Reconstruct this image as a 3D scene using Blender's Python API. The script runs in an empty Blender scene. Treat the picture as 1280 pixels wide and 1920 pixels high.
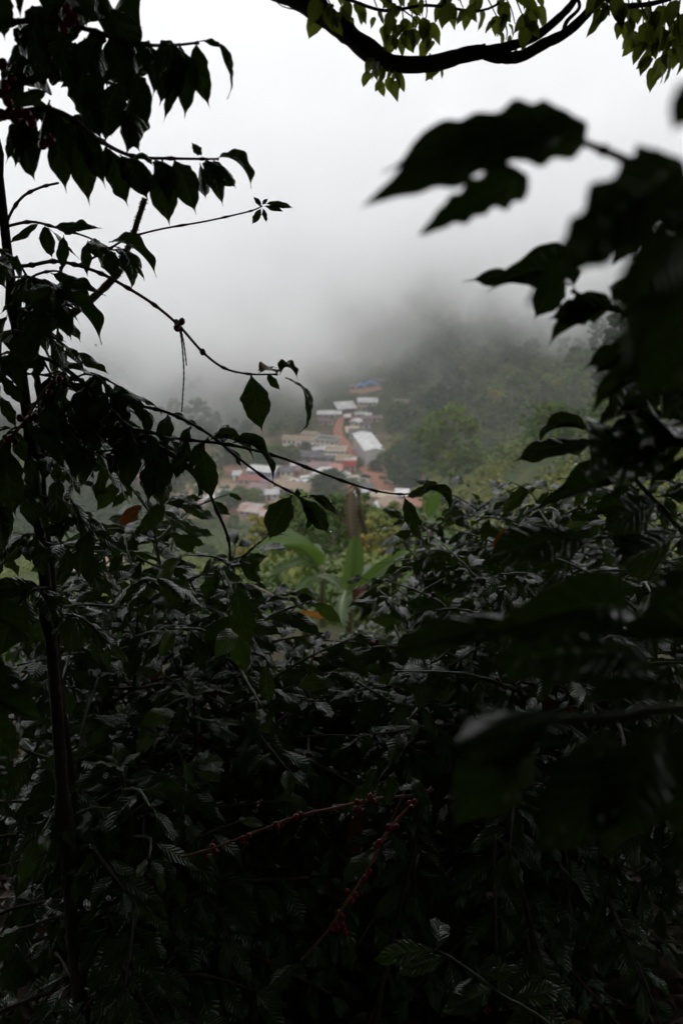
import bpy, math, random
import numpy as np
from mathutils import Vector, Matrix, noise as mnoise

scene = bpy.context.scene
R = math.radians
# ------------------------------------------------------------------ camera
PITCH = R(21.0)
CAM = Vector((0, 0, 1.6))
cam_data = bpy.data.cameras.new('camera')
cam_data.sensor_fit = 'VERTICAL'
cam_data.sensor_height = 36.0
cam_data.sensor_width = 24.0
cam_data.lens = 35.0
cam_data.clip_start = 0.05
cam_data.clip_end = 6000
cam_data.dof.use_dof = True
cam_data.dof.focus_distance = 2.3
cam_data.dof.aperture_fstop = 5.0
cam = bpy.data.objects.new('camera', cam_data)
scene.collection.objects.link(cam)
cam.location = CAM
cam.rotation_euler = (R(90) - PITCH, 0, 0)
scene.camera = cam
# ------------------------------------------------------------------ world: white overcast
world = bpy.data.worlds.new("World")
scene.world = world
world.use_nodes = True
nt = world.node_tree
nt.nodes.clear()
wo = nt.nodes.new('ShaderNodeOutputWorld')
bg = nt.nodes.new('ShaderNodeBackground')
sky = nt.nodes.new('ShaderNodeTexSky')
sky.sky_type = 'NISHITA'
sky.sun_disc = False
sky.sun_elevation = R(55)
sky.sun_rotation = R(200)
sky.air_density = 1.0
sky.dust_density = 4.0
hs = nt.nodes.new('ShaderNodeHueSaturation')
hs.inputs['Saturation'].default_value = 0.06
mx = nt.nodes.new('ShaderNodeMix')
mx.data_type = 'RGBA'
mx.inputs['Factor'].default_value = 0.8
mx.inputs['B'].default_value = (13.2, 13.25, 13.6, 1)      # cloud cover: even white
nt.links.new(sky.outputs[0], hs.inputs['Color'])
nt.links.new(hs.outputs[0], mx.inputs['A'])
nt.links.new(mx.outputs['Result'], bg.inputs['Color'])
bg.inputs['Strength'].default_value = 0.116
nt.links.new(bg.outputs[0], wo.inputs[0])
sun_data = bpy.data.lights.new('sun', 'SUN')
sun_data.energy = 0.5
sun_data.angle = R(30)
sun_data.color = (1, 0.98, 0.95)
sun = bpy.data.objects.new('sun', sun_data)
scene.collection.objects.link(sun)
sun.rotation_euler = (R(35), 0, R(20))
# ------------------------------------------------------------------ exposure / render
scene.view_settings.view_transform = 'Standard'
scene.view_settings.look = 'None'
scene.view_settings.exposure = 0.0
scene.view_settings.gamma = 1.0
scene.view_settings.use_curve_mapping = False
cy = scene.cycles
cy.max_bounces = 12
cy.diffuse_bounces = 3
cy.glossy_bounces = 3
cy.transmission_bounces = 4
cy.transparent_max_bounces = 6
cy.volume_bounces = 12
cy.volume_max_steps = 96
cy.use_denoising = True
cy.sample_clamp_indirect = 4.0

COL = scene.collection
F = 35.0 / 36.0 * 1920


def ray(px, py):
    cx, cyy = (px - 640) / F, -(py - 960) / F
    return Vector((cx, math.cos(PITCH) + math.sin(PITCH) * cyy, -math.sin(PITCH) + math.cos(PITCH) * cyy))


def P(px, py, d):
    """world point seen at photo pixel (px,py), d metres ahead of the camera"""
    r = ray(px, py)
    return CAM + r * (d / r.y)


# ------------------------------------------------------------------ helpers
def link(name, data, parent=None, loc=None, label=None, cat=None, group=None, kind=None):
    o = bpy.data.objects.new(name, data)
    COL.objects.link(o)
    if parent is not None:
        o.parent = parent
    if loc is not None:
        o.location = loc
    if label: o['label'] = label
    if cat: o['category'] = cat
    if group: o['group'] = group
    if kind: o['kind'] = kind
    return o


def mesh_np(name, verts, faces, mat, uv=None, smooth=True, cols=None, mats=None, midx=None):
    """verts (n,3), faces (m,k) same k"""
    me = bpy.data.meshes.new(name)
    verts = np.asarray(verts, dtype=np.float32)
    faces = np.asarray(faces, dtype=np.int32)
    n, k = faces.shape
    me.vertices.add(len(verts)); me.vertices.foreach_set('co', verts.ravel())
    me.loops.add(n * k); me.loops.foreach_set('vertex_index', faces.ravel())
    me.polygons.add(n)
    me.polygons.foreach_set('loop_start', np.arange(0, n * k, k, dtype=np.int32))
    me.polygons.foreach_set('loop_total', np.full(n, k, dtype=np.int32))
    if smooth:
        me.polygons.foreach_set('use_smooth', np.ones(n, dtype=bool))
    if midx is not None:
        me.polygons.foreach_set('material_index', np.asarray(midx, dtype=np.int32))
    if uv is not None:
        l = me.uv_layers.new(name='UVMap')
        l.data.foreach_set('uv', np.asarray(uv, dtype=np.float32)[faces.ravel()].ravel())
    me.update(calc_edges=True)
    for m in (mats or [mat]):
        me.materials.append(m)
    return me


class MB:
    """collects simple shapes as quads/tris into ONE mesh"""
    def __init__(s): s.v = []; s.f = []
    def quad(s, a, b, c, d):
        i = len(s.v); s.v += [tuple(a), tuple(b), tuple(c), tuple(d)]; s.f.append((i, i+1, i+2, i+3))
    def tri(s, a, b, c):
        i = len(s.v); s.v += [tuple(a), tuple(b), tuple(c)]; s.f.append((i, i+1, i+2))
    def box(s, x0, x1, y0, y1, z0, z1):
        i = len(s.v)
        s.v += [(x0,y0,z0),(x1,y0,z0),(x1,y1,z0),(x0,y1,z0),(x0,y0,z1),(x1,y0,z1),(x1,y1,z1),(x0,y1,z1)]
        s.f += [(i,i+3,i+2,i+1),(i+4,i+5,i+6,i+7),(i,i+1,i+5,i+4),(i+1,i+2,i+6,i+5),(i+2,i+3,i+7,i+6),(i+3,i,i+4,i+7)]
    def prism(s, poly, y0, y1):
        """poly of (x,z), extruded along y"""
        i = len(s.v); n = len(poly)
        s.v += [(x, y0, z) for x, z in poly] + [(x, y1, z) for x, z in poly]
        s.f.append(tuple(range(i, i+n))); s.f.append(tuple(range(i+2*n-1, i+n-1, -1)))
        for k in range(n):
            j = (k+1) % n
            s.f.append((i+k, i+n+k, i+n+j, i+j))
    def mesh(s, name, mat, smooth=False):
        me = bpy.data.meshes.new(name)
        me.from_pydata(s.v, [], s.f); me.materials.append(mat)
        if smooth:
            me.polygons.foreach_set('use_smooth', [True]*len(me.polygons))
        return me
    def build(s, name, mat, parent=None, **k):
        return link(name, s.mesh(name, mat), parent, **k)


def tube_arrays(pts, rad, seg=6, knots=0.0):
    """tapered tube along pts; returns verts, quad faces"""
    pts = [Vector(p) for p in pts]
    n = len(pts)
    V = []; 
    t0 = (pts[1]-pts[0]).normalized()
    up = Vector((0.13, 0.21, 1)) if abs(t0.z) < .9 else Vector((1, .1, .1))
    a = t0.cross(up).normalized()
    for i, p in enumerate(pts):
        t = (pts[min(i+1, n-1)] - pts[max(i-1, 0)]).normalized()
        a = (a - t*a.dot(t)).normalized(); b = t.cross(a)
        r = rad[i] if hasattr(rad, '__len__') else rad
        for k in range(seg):
            an = 2*math.pi*k/seg
            V.append(p + (a*math.cos(an) + b*math.sin(an))*r)
    Fc = []
    for i in range(n-1):
        for k in range(seg):
            k2 = (k+1) % seg
            Fc.append((i*seg+k, i*seg+k2, (i+1)*seg+k2, (i+1)*seg+k))
    # closed end
    V.append(pts[-1]); e = len(V)-1; s = (n-1)*seg
    for k in range(seg):
        Fc.append((s+k, s+(k+1) % seg, e, e))
    return np.array([tuple(v) for v in V], dtype=np.float32), Fc


def fix(Fc):
    return [f if f[2] != f[3] else f[:3] for f in Fc]


def join_mesh(name, parts, mat):
    V = []; Fc = []; off = 0
    for v, f in parts:
        V.append(v); Fc += [tuple(i+off for i in q) for q in fix(f)]; off += len(v)
    me = bpy.data.meshes.new(name)
    me.from_pydata(np.concatenate(V).tolist(), [], Fc)
    me.polygons.foreach_set('use_smooth', [True]*len(me.polygons))
    me.materials.append(mat)
    return me


def smooth_path(ctrl, n=6):
    """Catmull-Rom through control points"""
    c = [Vector(p) for p in ctrl]
    c = [c[0]*2-c[1]] + c + [c[-1]*2-c[-2]]
    out = []
    for i in range(1, len(c)-2):
        p0, p1, p2, p3 = c[i-1:i+3]
        for k in range(n):
            t = k/n
            out.append(0.5*((2*p1)+(p2-p0)*t+(2*p0-5*p1+4*p2-p3)*t*t+(3*p1-p0-3*p2+p3)*t**3))
    out.append(c[-2])
    return out


# ------------------------------------------------------------------ materials
def mat(name, col, rough=0.8, var=0.25, scale=3.0, bump=0.0, col2=None, spec=0.5, coords='Object', detail=4, metallic=0):
    m = bpy.data.materials.new(name); m.use_nodes = True
    t = m.node_tree; b = t.nodes['Principled BSDF']
    b.inputs['Roughness'].default_value = rough
    b.inputs['Specular IOR Level'].default_value = spec
    b.inputs['Metallic'].default_value = metallic
    tc = t.nodes.new('ShaderNodeTexCoord')
    nz = t.nodes.new('ShaderNodeTexNoise'); nz.inputs['Scale'].default_value = scale; nz.inputs['Detail'].default_value = detail
    t.links.new(tc.outputs[coords], nz.inputs['Vector'])
    cr = t.nodes.new('ShaderNodeValToRGB')
    c2 = col2 or tuple(c*(1-var) for c in col)
    cr.color_ramp.elements[0].position = 0.35; cr.color_ramp.elements[0].color = (*c2, 1)
    cr.color_ramp.elements[1].position = 0.65; cr.color_ramp.elements[1].color = (*col, 1)
    t.links.new(nz.outputs['Fac'], cr.inputs[0])
    t.links.new(cr.outputs[0], b.inputs['Base Color'])
    if bump:
        bp = t.nodes.new('ShaderNodeBump'); bp.inputs['Strength'].default_value = bump; bp.inputs['Distance'].default_value = 0.02
        t.links.new(nz.outputs['Fac'], bp.inputs['Height']); t.links.new(bp.outputs[0], b.inputs['Normal'])
    return m


def leaf_mat(name, col, col2, rough=0.3, trans=0.2, tcol=(0.06, 0.12, 0.015), veins=11.0, bump=0.3, spec=0.5, obj_var=0.5):
    """glossy leaf: UV.x runs along the leaf, UV.y across; raised side veins as fine relief, colour by leaf"""
    m = bpy.data.materials.new(name); m.use_nodes = True
    t = m.node_tree; N = t.nodes; L = t.links
    b = N['Principled BSDF']; out = N['Material Output']
    b.inputs['Roughness'].default_value = rough
    b.inputs['Specular IOR Level'].default_value = spec
    uv = N.new('ShaderNodeUVMap'); sp = N.new('ShaderNodeSeparateXYZ'); L.new(uv.outputs[0], sp.inputs[0])
    def M(op, a, b_=None, c=None):
        n = N.new('ShaderNodeMath'); n.operation = op
        for i, x in enumerate((a, b_, c)):
            if x is None: continue
            if isinstance(x, (int, float)): n.inputs[i].default_value = x
            else: L.new(x, n.inputs[i])
        return n.outputs[0]
    av = M('ABSOLUTE', M('MULTIPLY', M('SUBTRACT', sp.outputs['Y'], 0.5), 2.0))
    ph = M('MULTIPLY', M('SUBTRACT', sp.outputs['X'], M('MULTIPLY', av, 0.16)), veins * math.pi)
    wave = M('ABSOLUTE', M('SINE', ph))                       # 0 at each vein
    wave = M('POWER', wave, 0.6)
    rib = M('MINIMUM', M('MULTIPLY', av, 7.0), 1.0)
    nz = N.new('ShaderNodeTexNoise'); nz.inputs['Scale'].default_value = 9.0; nz.inputs['Detail'].default_value = 5
    tc = N.new('ShaderNodeTexCoord'); L.new(tc.outputs['Object'], nz.inputs['Vector'])
    oi = N.new('ShaderNodeObjectInfo')
    fac = M('ADD', M('MULTIPLY', oi.outputs['Random'], obj_var), M('MULTIPLY', nz.outputs['Fac'], 1.0-obj_var))
    mixc = N.new('ShaderNodeMix'); mixc.data_type = 'RGBA'
    mixc.inputs['A'].default_value = (*col, 1); mixc.inputs['B'].default_value = (*col2, 1)
    L.new(fac, mixc.inputs['Factor'])
    veinc = N.new('ShaderNodeMix'); veinc.data_type = 'RGBA'
    veinc.inputs['B'].default_value = (col2[0]*2.2, col2[1]*2.0, col2[2]*2.0, 1)
    L.new(mixc.outputs['Result'], veinc.inputs['A'])
    L.new(M('MULTIPLY', M('SUBTRACT', 1.0, M('MINIMUM', rib, M('ADD', M('MULTIPLY', wave, 1.5), 0.35))), 0.6), veinc.inputs['Factor'])
    L.new(veinc.outputs['Result'], b.inputs['Base Color'])
    h = M('ADD', M('MULTIPLY', M('MULTIPLY', wave, rib), 1.0), M('MULTIPLY', nz.outputs['Fac'], 0.35))
    bp = N.new('ShaderNodeBump'); bp.inputs['Strength'].default_value = bump; bp.inputs['Distance'].default_value = 0.004
    L.new(h, bp.inputs['Height']); L.new(bp.outputs[0], b.inputs['Normal'])
    if trans:
        tr = N.new('ShaderNodeBsdfTranslucent'); tr.inputs[0].default_value = (*tcol, 1)
        ms = N.new('ShaderNodeMixShader'); ms.inputs[0].default_value = trans
        L.new(b.outputs[0], ms.inputs[1]); L.new(tr.outputs[0], ms.inputs[2]); L.new(ms.outputs[0], out.inputs['Surface'])
    return m


def foliage_mat(name, c1, c2, c3, scale=0.25, rough=0.55, trans=0.12, spec=0.3):
    """far foliage: clump-scale colour variation"""
    m = bpy.data.materials.new(name); m.use_nodes = True
    t = m.node_tree; N = t.nodes; L = t.links
    b = N['Principled BSDF']; out = N['Material Output']
    b.inputs['Roughness'].default_value = rough; b.inputs['Specular IOR Level'].default_value = spec
    geo = N.new('ShaderNodeNewGeometry')
    nz = N.new('ShaderNodeTexNoise'); nz.inputs['Scale'].default_value = scale; nz.inputs['Detail'].default_value = 6; nz.inputs['Roughness'].default_value = 0.65
    L.new(geo.outputs['Position'], nz.inputs['Vector'])
    cr = N.new('ShaderNodeValToRGB')
    cr.color_ramp.elements[0].position = 0.3; cr.color_ramp.elements[0].color = (*c1, 1)
    cr.color_ramp.elements[1].position = 0.72; cr.color_ramp.elements[1].color = (*c3, 1)
    e = cr.color_ramp.elements.new(0.5); e.color = (*c2, 1)
    oi = N.new('ShaderNodeObjectInfo')
    ad = N.new('ShaderNodeMath'); ad.operation = 'MULTIPLY_ADD'; ad.inputs[1].default_value = 0.35
    L.new(oi.outputs['Random'], ad.inputs[0])
    sb = N.new('ShaderNodeMath'); sb.operation = 'SUBTRACT'; sb.inputs[1].default_value = 0.17
    L.new(nz.outputs['Fac'], sb.inputs[0]); L.new(sb.outputs[0], ad.inputs[2])
    L.new(ad.outputs[0], cr.inputs[0])
    L.new(cr.outputs[0], b.inputs['Base Color'])
    if trans:
        tr = N.new('ShaderNodeBsdfTranslucent'); L.new(cr.outputs[0], tr.inputs[0])
        ms = N.new('ShaderNodeMixShader'); ms.inputs[0].default_value = trans
        L.new(b.outputs[0], ms.inputs[1]); L.new(tr.outputs[0], ms.inputs[2]); L.new(ms.outputs[0], out.inputs['Surface'])
    return m


M_coffee = leaf_mat('coffee_leaf', (0.014, 0.038, 0.007), (0.032, 0.068, 0.012), rough=0.18, trans=0.17, spec=0.42, tcol=(0.075, 0.13, 0.012), bump=0.42)
M_coffee_old = leaf_mat('coffee_leaf_dry', (0.16, 0.05, 0.015), (0.22, 0.075, 0.02), rough=0.45, trans=0.2, tcol=(0.25, 0.08, 0.01))
M_coffee_young = leaf_mat('coffee_leaf_young', (0.05, 0.095, 0.018), (0.08, 0.13, 0.025), rough=0.3, trans=0.3, tcol=(0.12, 0.2, 0.02))
M_ficus = leaf_mat('shade_leaf', (0.05, 0.075, 0.015), (0.10, 0.12, 0.02), rough=0.4, trans=0.5, tcol=(0.22, 0.27, 0.03), veins=9)
M_banana = leaf_mat('banana_leaf', (0.048, 0.086, 0.025), (0.082, 0.125, 0.038), rough=0.38, trans=0.3, tcol=(0.12, 0.22, 0.03), veins=70, bump=0.25, obj_var=0.6)
M_banana_dry = leaf_mat('banana_leaf_dry', (0.022, 0.028, 0.009), (0.06, 0.042, 0.018), rough=0.8, trans=0.25, tcol=(0.2, 0.12, 0.05), veins=70, bump=0.5)
M_banana_orange = leaf_mat('banana_leaf_orange', (0.36, 0.14, 0.03), (0.45, 0.19, 0.04), rough=0.6, trans=0.3, tcol=(0.5, 0.2, 0.03), veins=60, bump=0.4)
M_bark = mat('bark', (0.04, 0.028, 0.02), rough=0.85, scale=40, bump=0.6, col2=(0.03, 0.022, 0.016))
M_bark_moss = mat('mossy_bark', (0.22, 0.20, 0.11), rough=0.9, scale=25, bump=0.9, col2=(0.15, 0.09, 0.06))
M_twig = mat('twig', (0.09, 0.05, 0.035), rough=0.6, scale=60, bump=0.4, col2=(0.05, 0.03, 0.02))
M_twig_red = mat('red_twig', (0.26, 0.12, 0.07), rough=0.6, scale=60, bump=0.4, col2=(0.22, 0.09, 0.05))
M_twig_green = mat('green_twig', (0.10, 0.13, 0.03), rough=0.45, scale=40, col2=(0.07, 0.09, 0.025))
M_cherry = mat('ripe_cherry', (0.26, 0.014, 0.014), rough=0.18, scale=30, col2=(0.15, 0.008, 0.010))
M_cherry_green = mat('unripe_cherry', (0.16, 0.2, 0.04), rough=0.25, scale=30)
M_fol_dark = foliage_mat('wood_foliage', (0.015, 0.036, 0.005), (0.038, 0.066, 0.009), (0.085, 0.115, 0.017), scale=0.09)
M_fol_mid = foliage_mat('slope_tree_foliage', (0.022, 0.048, 0.007), (0.045, 0.08, 0.011), (0.085, 0.125, 0.018), scale=0.35)
M_fol_tree = foliage_mat('broad_tree_foliage', (0.018, 0.046, 0.003), (0.05, 0.092, 0.007), (0.10, 0.145, 0.013), scale=0.3)
M_fol_lime = foliage_mat('scrub_foliage', (0.045, 0.075, 0.012), (0.10, 0.13, 0.02), (0.21, 0.175, 0.03), scale=0.45)
M_fol_pine = foliage_mat('conifer_foliage', (0.022, 0.034, 0.018), (0.036, 0.052, 0.028), (0.06, 0.08, 0.04), scale=0.5)
M_trunk = mat('tree_trunk', (0.20, 0.17, 0.13), rough=0.9, scale=2, col2=(0.10, 0.08, 0.06))
# ================================================================== terrain
def sstep(a, b, x):
    t = np.clip((x-a)/(b-a), 0, 1); return t*t*(3-2*t)

def splus(x, k=12.0):
    return k*np.logaddexp(0, x/k)


def hnp(x, y):
    x = np.asarray(x, float); y = np.asarray(y, float)
    near = -0.422*y
    valley = -137.4
    base = valley + splus(near-valley, 4.0)
    # spur on the right, ending just before the village
    xa = np.interp(y, [0, 60, 120, 200, 300, 340], [3, 6, 9, 8, -2, 10])
    spur = 22*sstep(0, 30, x-xa) + 0.2*splus(x-xa-30, 6)
    spur *= np.interp(y, [-50, 15, 80, 160, 318, 362], [0, .05, .6, 1, 1, 0])
    # slopes beyond the village
    rs = 0.36*splus(x-27, 8)*sstep(370, 430, y)
    ls = 0.34*splus(-x-120, 12)*sstep(250, 400, y)
    dipl = -4.2*sstep(-2.5, -8, x)*sstep(6, 26, y)*(1-sstep(160, 320, y))
    back = 0.34*splus(y-585, 22)
    amp = 1.6*sstep(60, 300, np.abs(y-0))*0 + 1
    bump = (np.sin(x*0.043+y*0.021)+np.sin(x*0.021-y*0.034+1.3)+0.6*np.sin(x*0.11+y*0.09))
    inval = sstep(330, 360, y)*(1-sstep(570, 640, y))*(1-sstep(30, 60, x))*(1-sstep(150, 180, -x))
    bump = bump*np.interp(y, [0, 20, 100, 400, 1000], [0, .1, .6, 1.2, 5])*(1-0.95*inval)
    micro = 0.05*np.sin(x*2.1+y*1.3)*np.sin(y*1.7-x*.6)*(1-sstep(15, 40, y))
    z = base+spur+rs+ls+dipl+back+bump+micro
    far = sstep(380, 520, y)
    return z*(1-far)+far*(-62-splus(-62-z, 12))


def H(x, y): return float(hnp(x, y))


def G(px, py, dmin=3.0):
    """point of the ground seen at a photo pixel"""
    r = ray(px, py); r = r/r.y
    d = dmin; prev = d
    while d < 1500:
        p = CAM+r*d
        if p.z <= H(p.x, p.y):
            lo, hi = prev, d
            for _ in range(14):
                m = (lo+hi)/2; q = CAM+r*m
                if q.z <= H(q.x, q.y): hi = m
                else: lo = m
            q = CAM+r*hi
            return Vector((q.x, q.y, H(q.x, q.y)))
        prev = d; d *= 1.01
    return CAM+r*1500


ys = np.concatenate([np.linspace(-60, -6, 14), np.linspace(-5, 15, 60), np.geomspace(15.5, 1500, 230)])
us = np.concatenate([-np.geomspace(1, 0.02, 60), [0], np.geomspace(0.02, 1, 60)])
XX = np.zeros((len(ys), len(us))); YY = np.zeros_like(XX)
for j, y in enumerate(ys):
    half = 30+max(y, 0)*0.75+60*min(1, abs(y)/60)
    XX[j] = us*half; YY[j] = y
ZZ = hnp(XX, YY)
ny, nx = XX.shape
idx = np.arange(ny*nx).reshape(ny, nx)
faces = np.stack([idx[:-1, :-1], idx[:-1, 1:], idx[1:, 1:], idx[1:, :-1]], -1).reshape(-1, 4)

mg = bpy.data.materials.new('ground_soil'); mg.use_nodes = True
t = mg.node_tree; N = t.nodes; L = t.links; b = N['Principled BSDF']; b.inputs['Roughness'].default_value = 0.95
b.inputs['Specular IOR Level'].default_value = 0.2
geo = N.new('ShaderNodeNewGeometry')
def gn(scale, detail=6, rough=0.6):
    n = N.new('ShaderNodeTexNoise'); n.inputs['Scale'].default_value = scale; n.inputs['Detail'].default_value = detail; n.inputs['Roughness'].default_value = rough
    L.new(geo.outputs['Position'], n.inputs['Vector']); return n.outputs['Fac']
def ramp(f, stops):
    c = N.new('ShaderNodeValToRGB'); e = c.color_ramp.elements
    e[0].position, e[0].color = stops[0][0], (*stops[0][1], 1)
    e[1].position, e[1].color = stops[-1][0], (*stops[-1][1], 1)
    for p_, c_ in stops[1:-1]:
        q = e.new(p_); q.color = (*c_, 1)
    L.new(f, c.inputs[0]); return c.outputs[0]
grass = ramp(gn(0.12), [(0.3, (0.022, 0.034, 0.01)), (0.55, (0.04, 0.055, 0.016)), (0.72, (0.085, 0.07, 0.028))])
soil = ramp(gn(0.09), [(0.3, (0.17, 0.09, 0.06)), (0.6, (0.24, 0.155, 0.105)), (0.75, (0.28, 0.22, 0.16))])
soilmask = ramp(gn(0.035, 3), [(0.64, (0, 0, 0)), (0.70, (1, 1, 1))])
near = ramp(gn(9.0, 8, 0.7), [(0.3, (0.025, 0.016, 0.01)), (0.6, (0.06, 0.038, 0.022)), (0.8, (0.11, 0.075, 0.04))])
sep = N.new('ShaderNodeSeparateXYZ'); L.new(geo.outputs['Position'], sep.inputs[0])
def mr(src, a, b_, inv=False):
    m_ = N.new('ShaderNodeMapRange'); m_.inputs['From Min'].default_value = a; m_.inputs['From Max'].default_value = b_
    if inv: m_.inputs['To Min'].default_value = 1; m_.inputs['To Max'].default_value = 0
    L.new(src, m_.inputs['Value']); return m_.outputs[0]
def mul(a, b_):
    n = N.new('ShaderNodeMath'); n.operation = 'MULTIPLY'; L.new(a, n.inputs[0]); L.new(b_, n.inputs[1]); return n.outputs[0]
def mxc(f, a, b_):
    n = N.new('ShaderNodeMix'); n.data_type = 'RGBA'; L.new(f, n.inputs['Factor']); L.new(a, n.inputs['A']); L.new(b_, n.inputs['B']); return n.outputs['Result']
# bare trodden earth of the village lots on the valley floor
vill = mul(mul(mr(sep.outputs['Y'], 345, 362), mr(sep.outputs['Y'], 430, 490, True)), mul(mr(sep.outputs['X'], -75, -55), mr(sep.outputs['X'], 22, 30, True)))
patchy = ramp(gn(0.05, 4), [(0.40, (0.25, 0.25, 0.25)), (0.50, (1, 1, 1))])
vm = mul(vill, patchy)
c1 = mxc(soilmask, grass, soil)
c2 = mxc(vm, c1, soil)
c3 = mxc(mr(sep.outputs['Y'], 8, 18, True), c2, near)
L.new(c3, b.inputs['Base Color'])
bp = N.new('ShaderNodeBump'); bp.inputs['Strength'].default_value = 0.5; bp.inputs['Distance'].default_value = 0.04
L.new(gn(14, 6), bp.inputs['Height']); L.new(bp.outputs[0], b.inputs['Normal'])
me = mesh_np('ground', np.stack([XX, YY, ZZ], -1).reshape(-1, 3), faces, mg)
ground = link('ground', me, kind='structure', label='hillside falling to a valley floor and rising into wooded slopes')

# ------------------------------------------------------------------ dirt road through the village
M_road = mat('red_dirt_road', (0.32, 0.14, 0.09), rough=0.95, scale=0.5, bump=0.3, col2=(0.22, 0.10, 0.065), coords='Object', detail=8)
M_yard = mat('yard_earth', (0.30, 0.23, 0.165), rough=0.95, scale=0.35, bump=0.3, col2=(0.24, 0.16, 0.10), detail=8)
def ribbon(name, pix, widths, m, lift, label):
    ctrl = [G(x, y) for x, y in pix]
    path = smooth_path(ctrl, 10)
    V = []; Fc = []
    rng = random.Random(5)
    nc = 7
    for i, p in enumerate(path):
        tdir = (path[min(i+1, len(path)-1)]-path[max(i-1, 0)]); tdir.z = 0; tdir.normalize()
        s = Vector((tdir.y, -tdir.x, 0))
        w = np.interp(i/(len(path)-1), np.linspace(0, 1, len(widths)), widths)
        wl = w*(1+0.12*rng.uniform(-1, 1)); wr = w*(1+0.12*rng.uniform(-1, 1))
        for k in range(nc):
            f = k/(nc-1)
            q = p + s*(-wl/2 + f*(wl+wr)/2)
            z = H(q.x, q.y) + lift + (0.06 if k in (1, 3, 5) else -0.03 if k in (2, 4) else -0.25)
            V.append((q.x, q.y, z))
        if i:
            for k in range(nc-1):
                a = (i-1)*nc+k; Fc.append((a, a+1, a+nc+1, a+nc))
    me = mesh_np(name, V, Fc, m)
    return link(name, me, kind='structure', label=label)
ribbon('dirt_road', [(800, 946), (762, 932), (722, 914), (693, 888), (675, 868), (660, 848), (645, 832), (634, 815), (634, 800), (641, 786), (655, 776), (668, 766), (680, 758)],
       [8, 7, 6.5, 5.5, 5, 5, 4.5, 4, 3.6, 3.6, 3.6], M_road, 0.55, 'red dirt road winding up through the village')

# ================================================================== air
def vol_mat(name, col, density, aniso=0.0):
    m = bpy.data.materials.new(name); m.use_nodes = True
    t = m.node_tree
    for n in list(t.nodes):
        if n.type == 'BSDF_PRINCIPLED': t.nodes.remove(n)
    v = t.nodes.new('ShaderNodeVolumePrincipled')
    v.inputs['Color'].default_value = (*col, 1)
    v.inputs['Density'].default_value = density
    v.inputs['Anisotropy'].default_value = aniso
    t.links.new(v.outputs[0], t.nodes['Material Output'].inputs['Volume'])
    return m, t, v
mh, _, _ = vol_mat('valley_haze', (0.97, 0.98, 1.0), 0.00024)
hb = MB(); hb.box(-1300, 1300, -75, 1520, -150, 300)
haze = hb.build('haze', mh, kind='stuff', label='thin pale mist filling the valley air')

mf, t, v = vol_mat('cloud_fog', (0.998, 0.998, 1.0), 0.0, 0.0)
N = t.nodes; L = t.links
geo = N.new('ShaderNodeTexCoord')
sep = N.new('ShaderNodeSeparateXYZ'); L.new(geo.outputs['Object'], sep.inputs[0])
def MM(op, a, b_=None, c=None):
    n = N.new('ShaderNodeMath'); n.operation = op
    for i, x in enumerate((a, b_, c)):
        if x is None: continue
        if isinstance(x, (int, float)): n.inputs[i].default_value = x
        else: L.new(x, n.inputs[i])
    return n.outputs[0]
def MR(src, a, b_, o0=0.0, o1=1.0):
    m_ = N.new('ShaderNodeMapRange'); m_.interpolation_type = 'SMOOTHSTEP'
    m_.inputs['From Min'].default_value = a; m_.inputs['From Max'].default_value = b_
    m_.inputs['To Min'].default_value = o0; m_.inputs['To Max'].default_value = o1
    L.new(src, m_.inputs['Value']); return m_.outputs[0]
n1 = N.new('ShaderNodeTexNoise'); n1.inputs['Scale'].default_value = 0.013; n1.inputs['Detail'].default_value = 4.5; n1.inputs['Roughness'].default_value = 0.62; n1.inputs['Distortion'].default_value = 0.6
L.new(geo.outputs['Object'], n1.inputs['Vector'])
nzv = MM('SUBTRACT', n1.outputs['Fac'], 0.5)
# height above the cloud base: the base hangs lower on the left, where the cloud rolls down the slope
xn = sep.outputs['X']; yn = sep.outputs['Y']; zn = sep.outputs['Z']
basez = MM('ADD', MR(xn, -52, 24, -156.0, -112.0), MM('MULTIPLY', MR(yn, 390, 500, 1.0, 0.0), 50.0))
basez = MM('ADD', basez, MM('MULTIPLY', MR(xn, 10, 60), 16.0))
basez = MM('ADD', basez, MR(xn, 80, 180, 0.0, 18.0))
hgt = MM('ADD', MM('SUBTRACT', zn, basez), MM('MULTIPLY', nzv, 135.0))
low = MR(hgt, -16, 46)
top = MR(zn, -95, 10, 1.0, 0.12)
n2 = N.new('ShaderNodeTexNoise'); n2.inputs['Scale'].default_value = 0.02; n2.inputs['Detail'].default_value = 4.0; n2.inputs['Roughness'].default_value = 0.6
L.new(geo.outputs['Object'], n2.inputs['Vector'])
wisp = MR(n2.outputs['Fac'], 0.40, 0.62, 0.25, 1.9)
dens = MM('MULTIPLY', MM('MULTIPLY', MM('MULTIPLY', low, top), wisp), 0.021)
edge = MM('MULTIPLY', MR(yn, 378, 440), MR(xn, -555, -520))
dens = MM('MULTIPLY', dens, edge)
L.new(dens, v.inputs['Density'])
fb = MB(); fb.box(-560, 560, 375, 1150, -145, 120)
fog = fb.build('fog_bank', mf, kind='stuff', label='low cloud rolling over the valley head and down its left slope')
try:
    mf.cycles.volume_step_rate = 0.7
except Exception as e:
    print('step', e)
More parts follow.
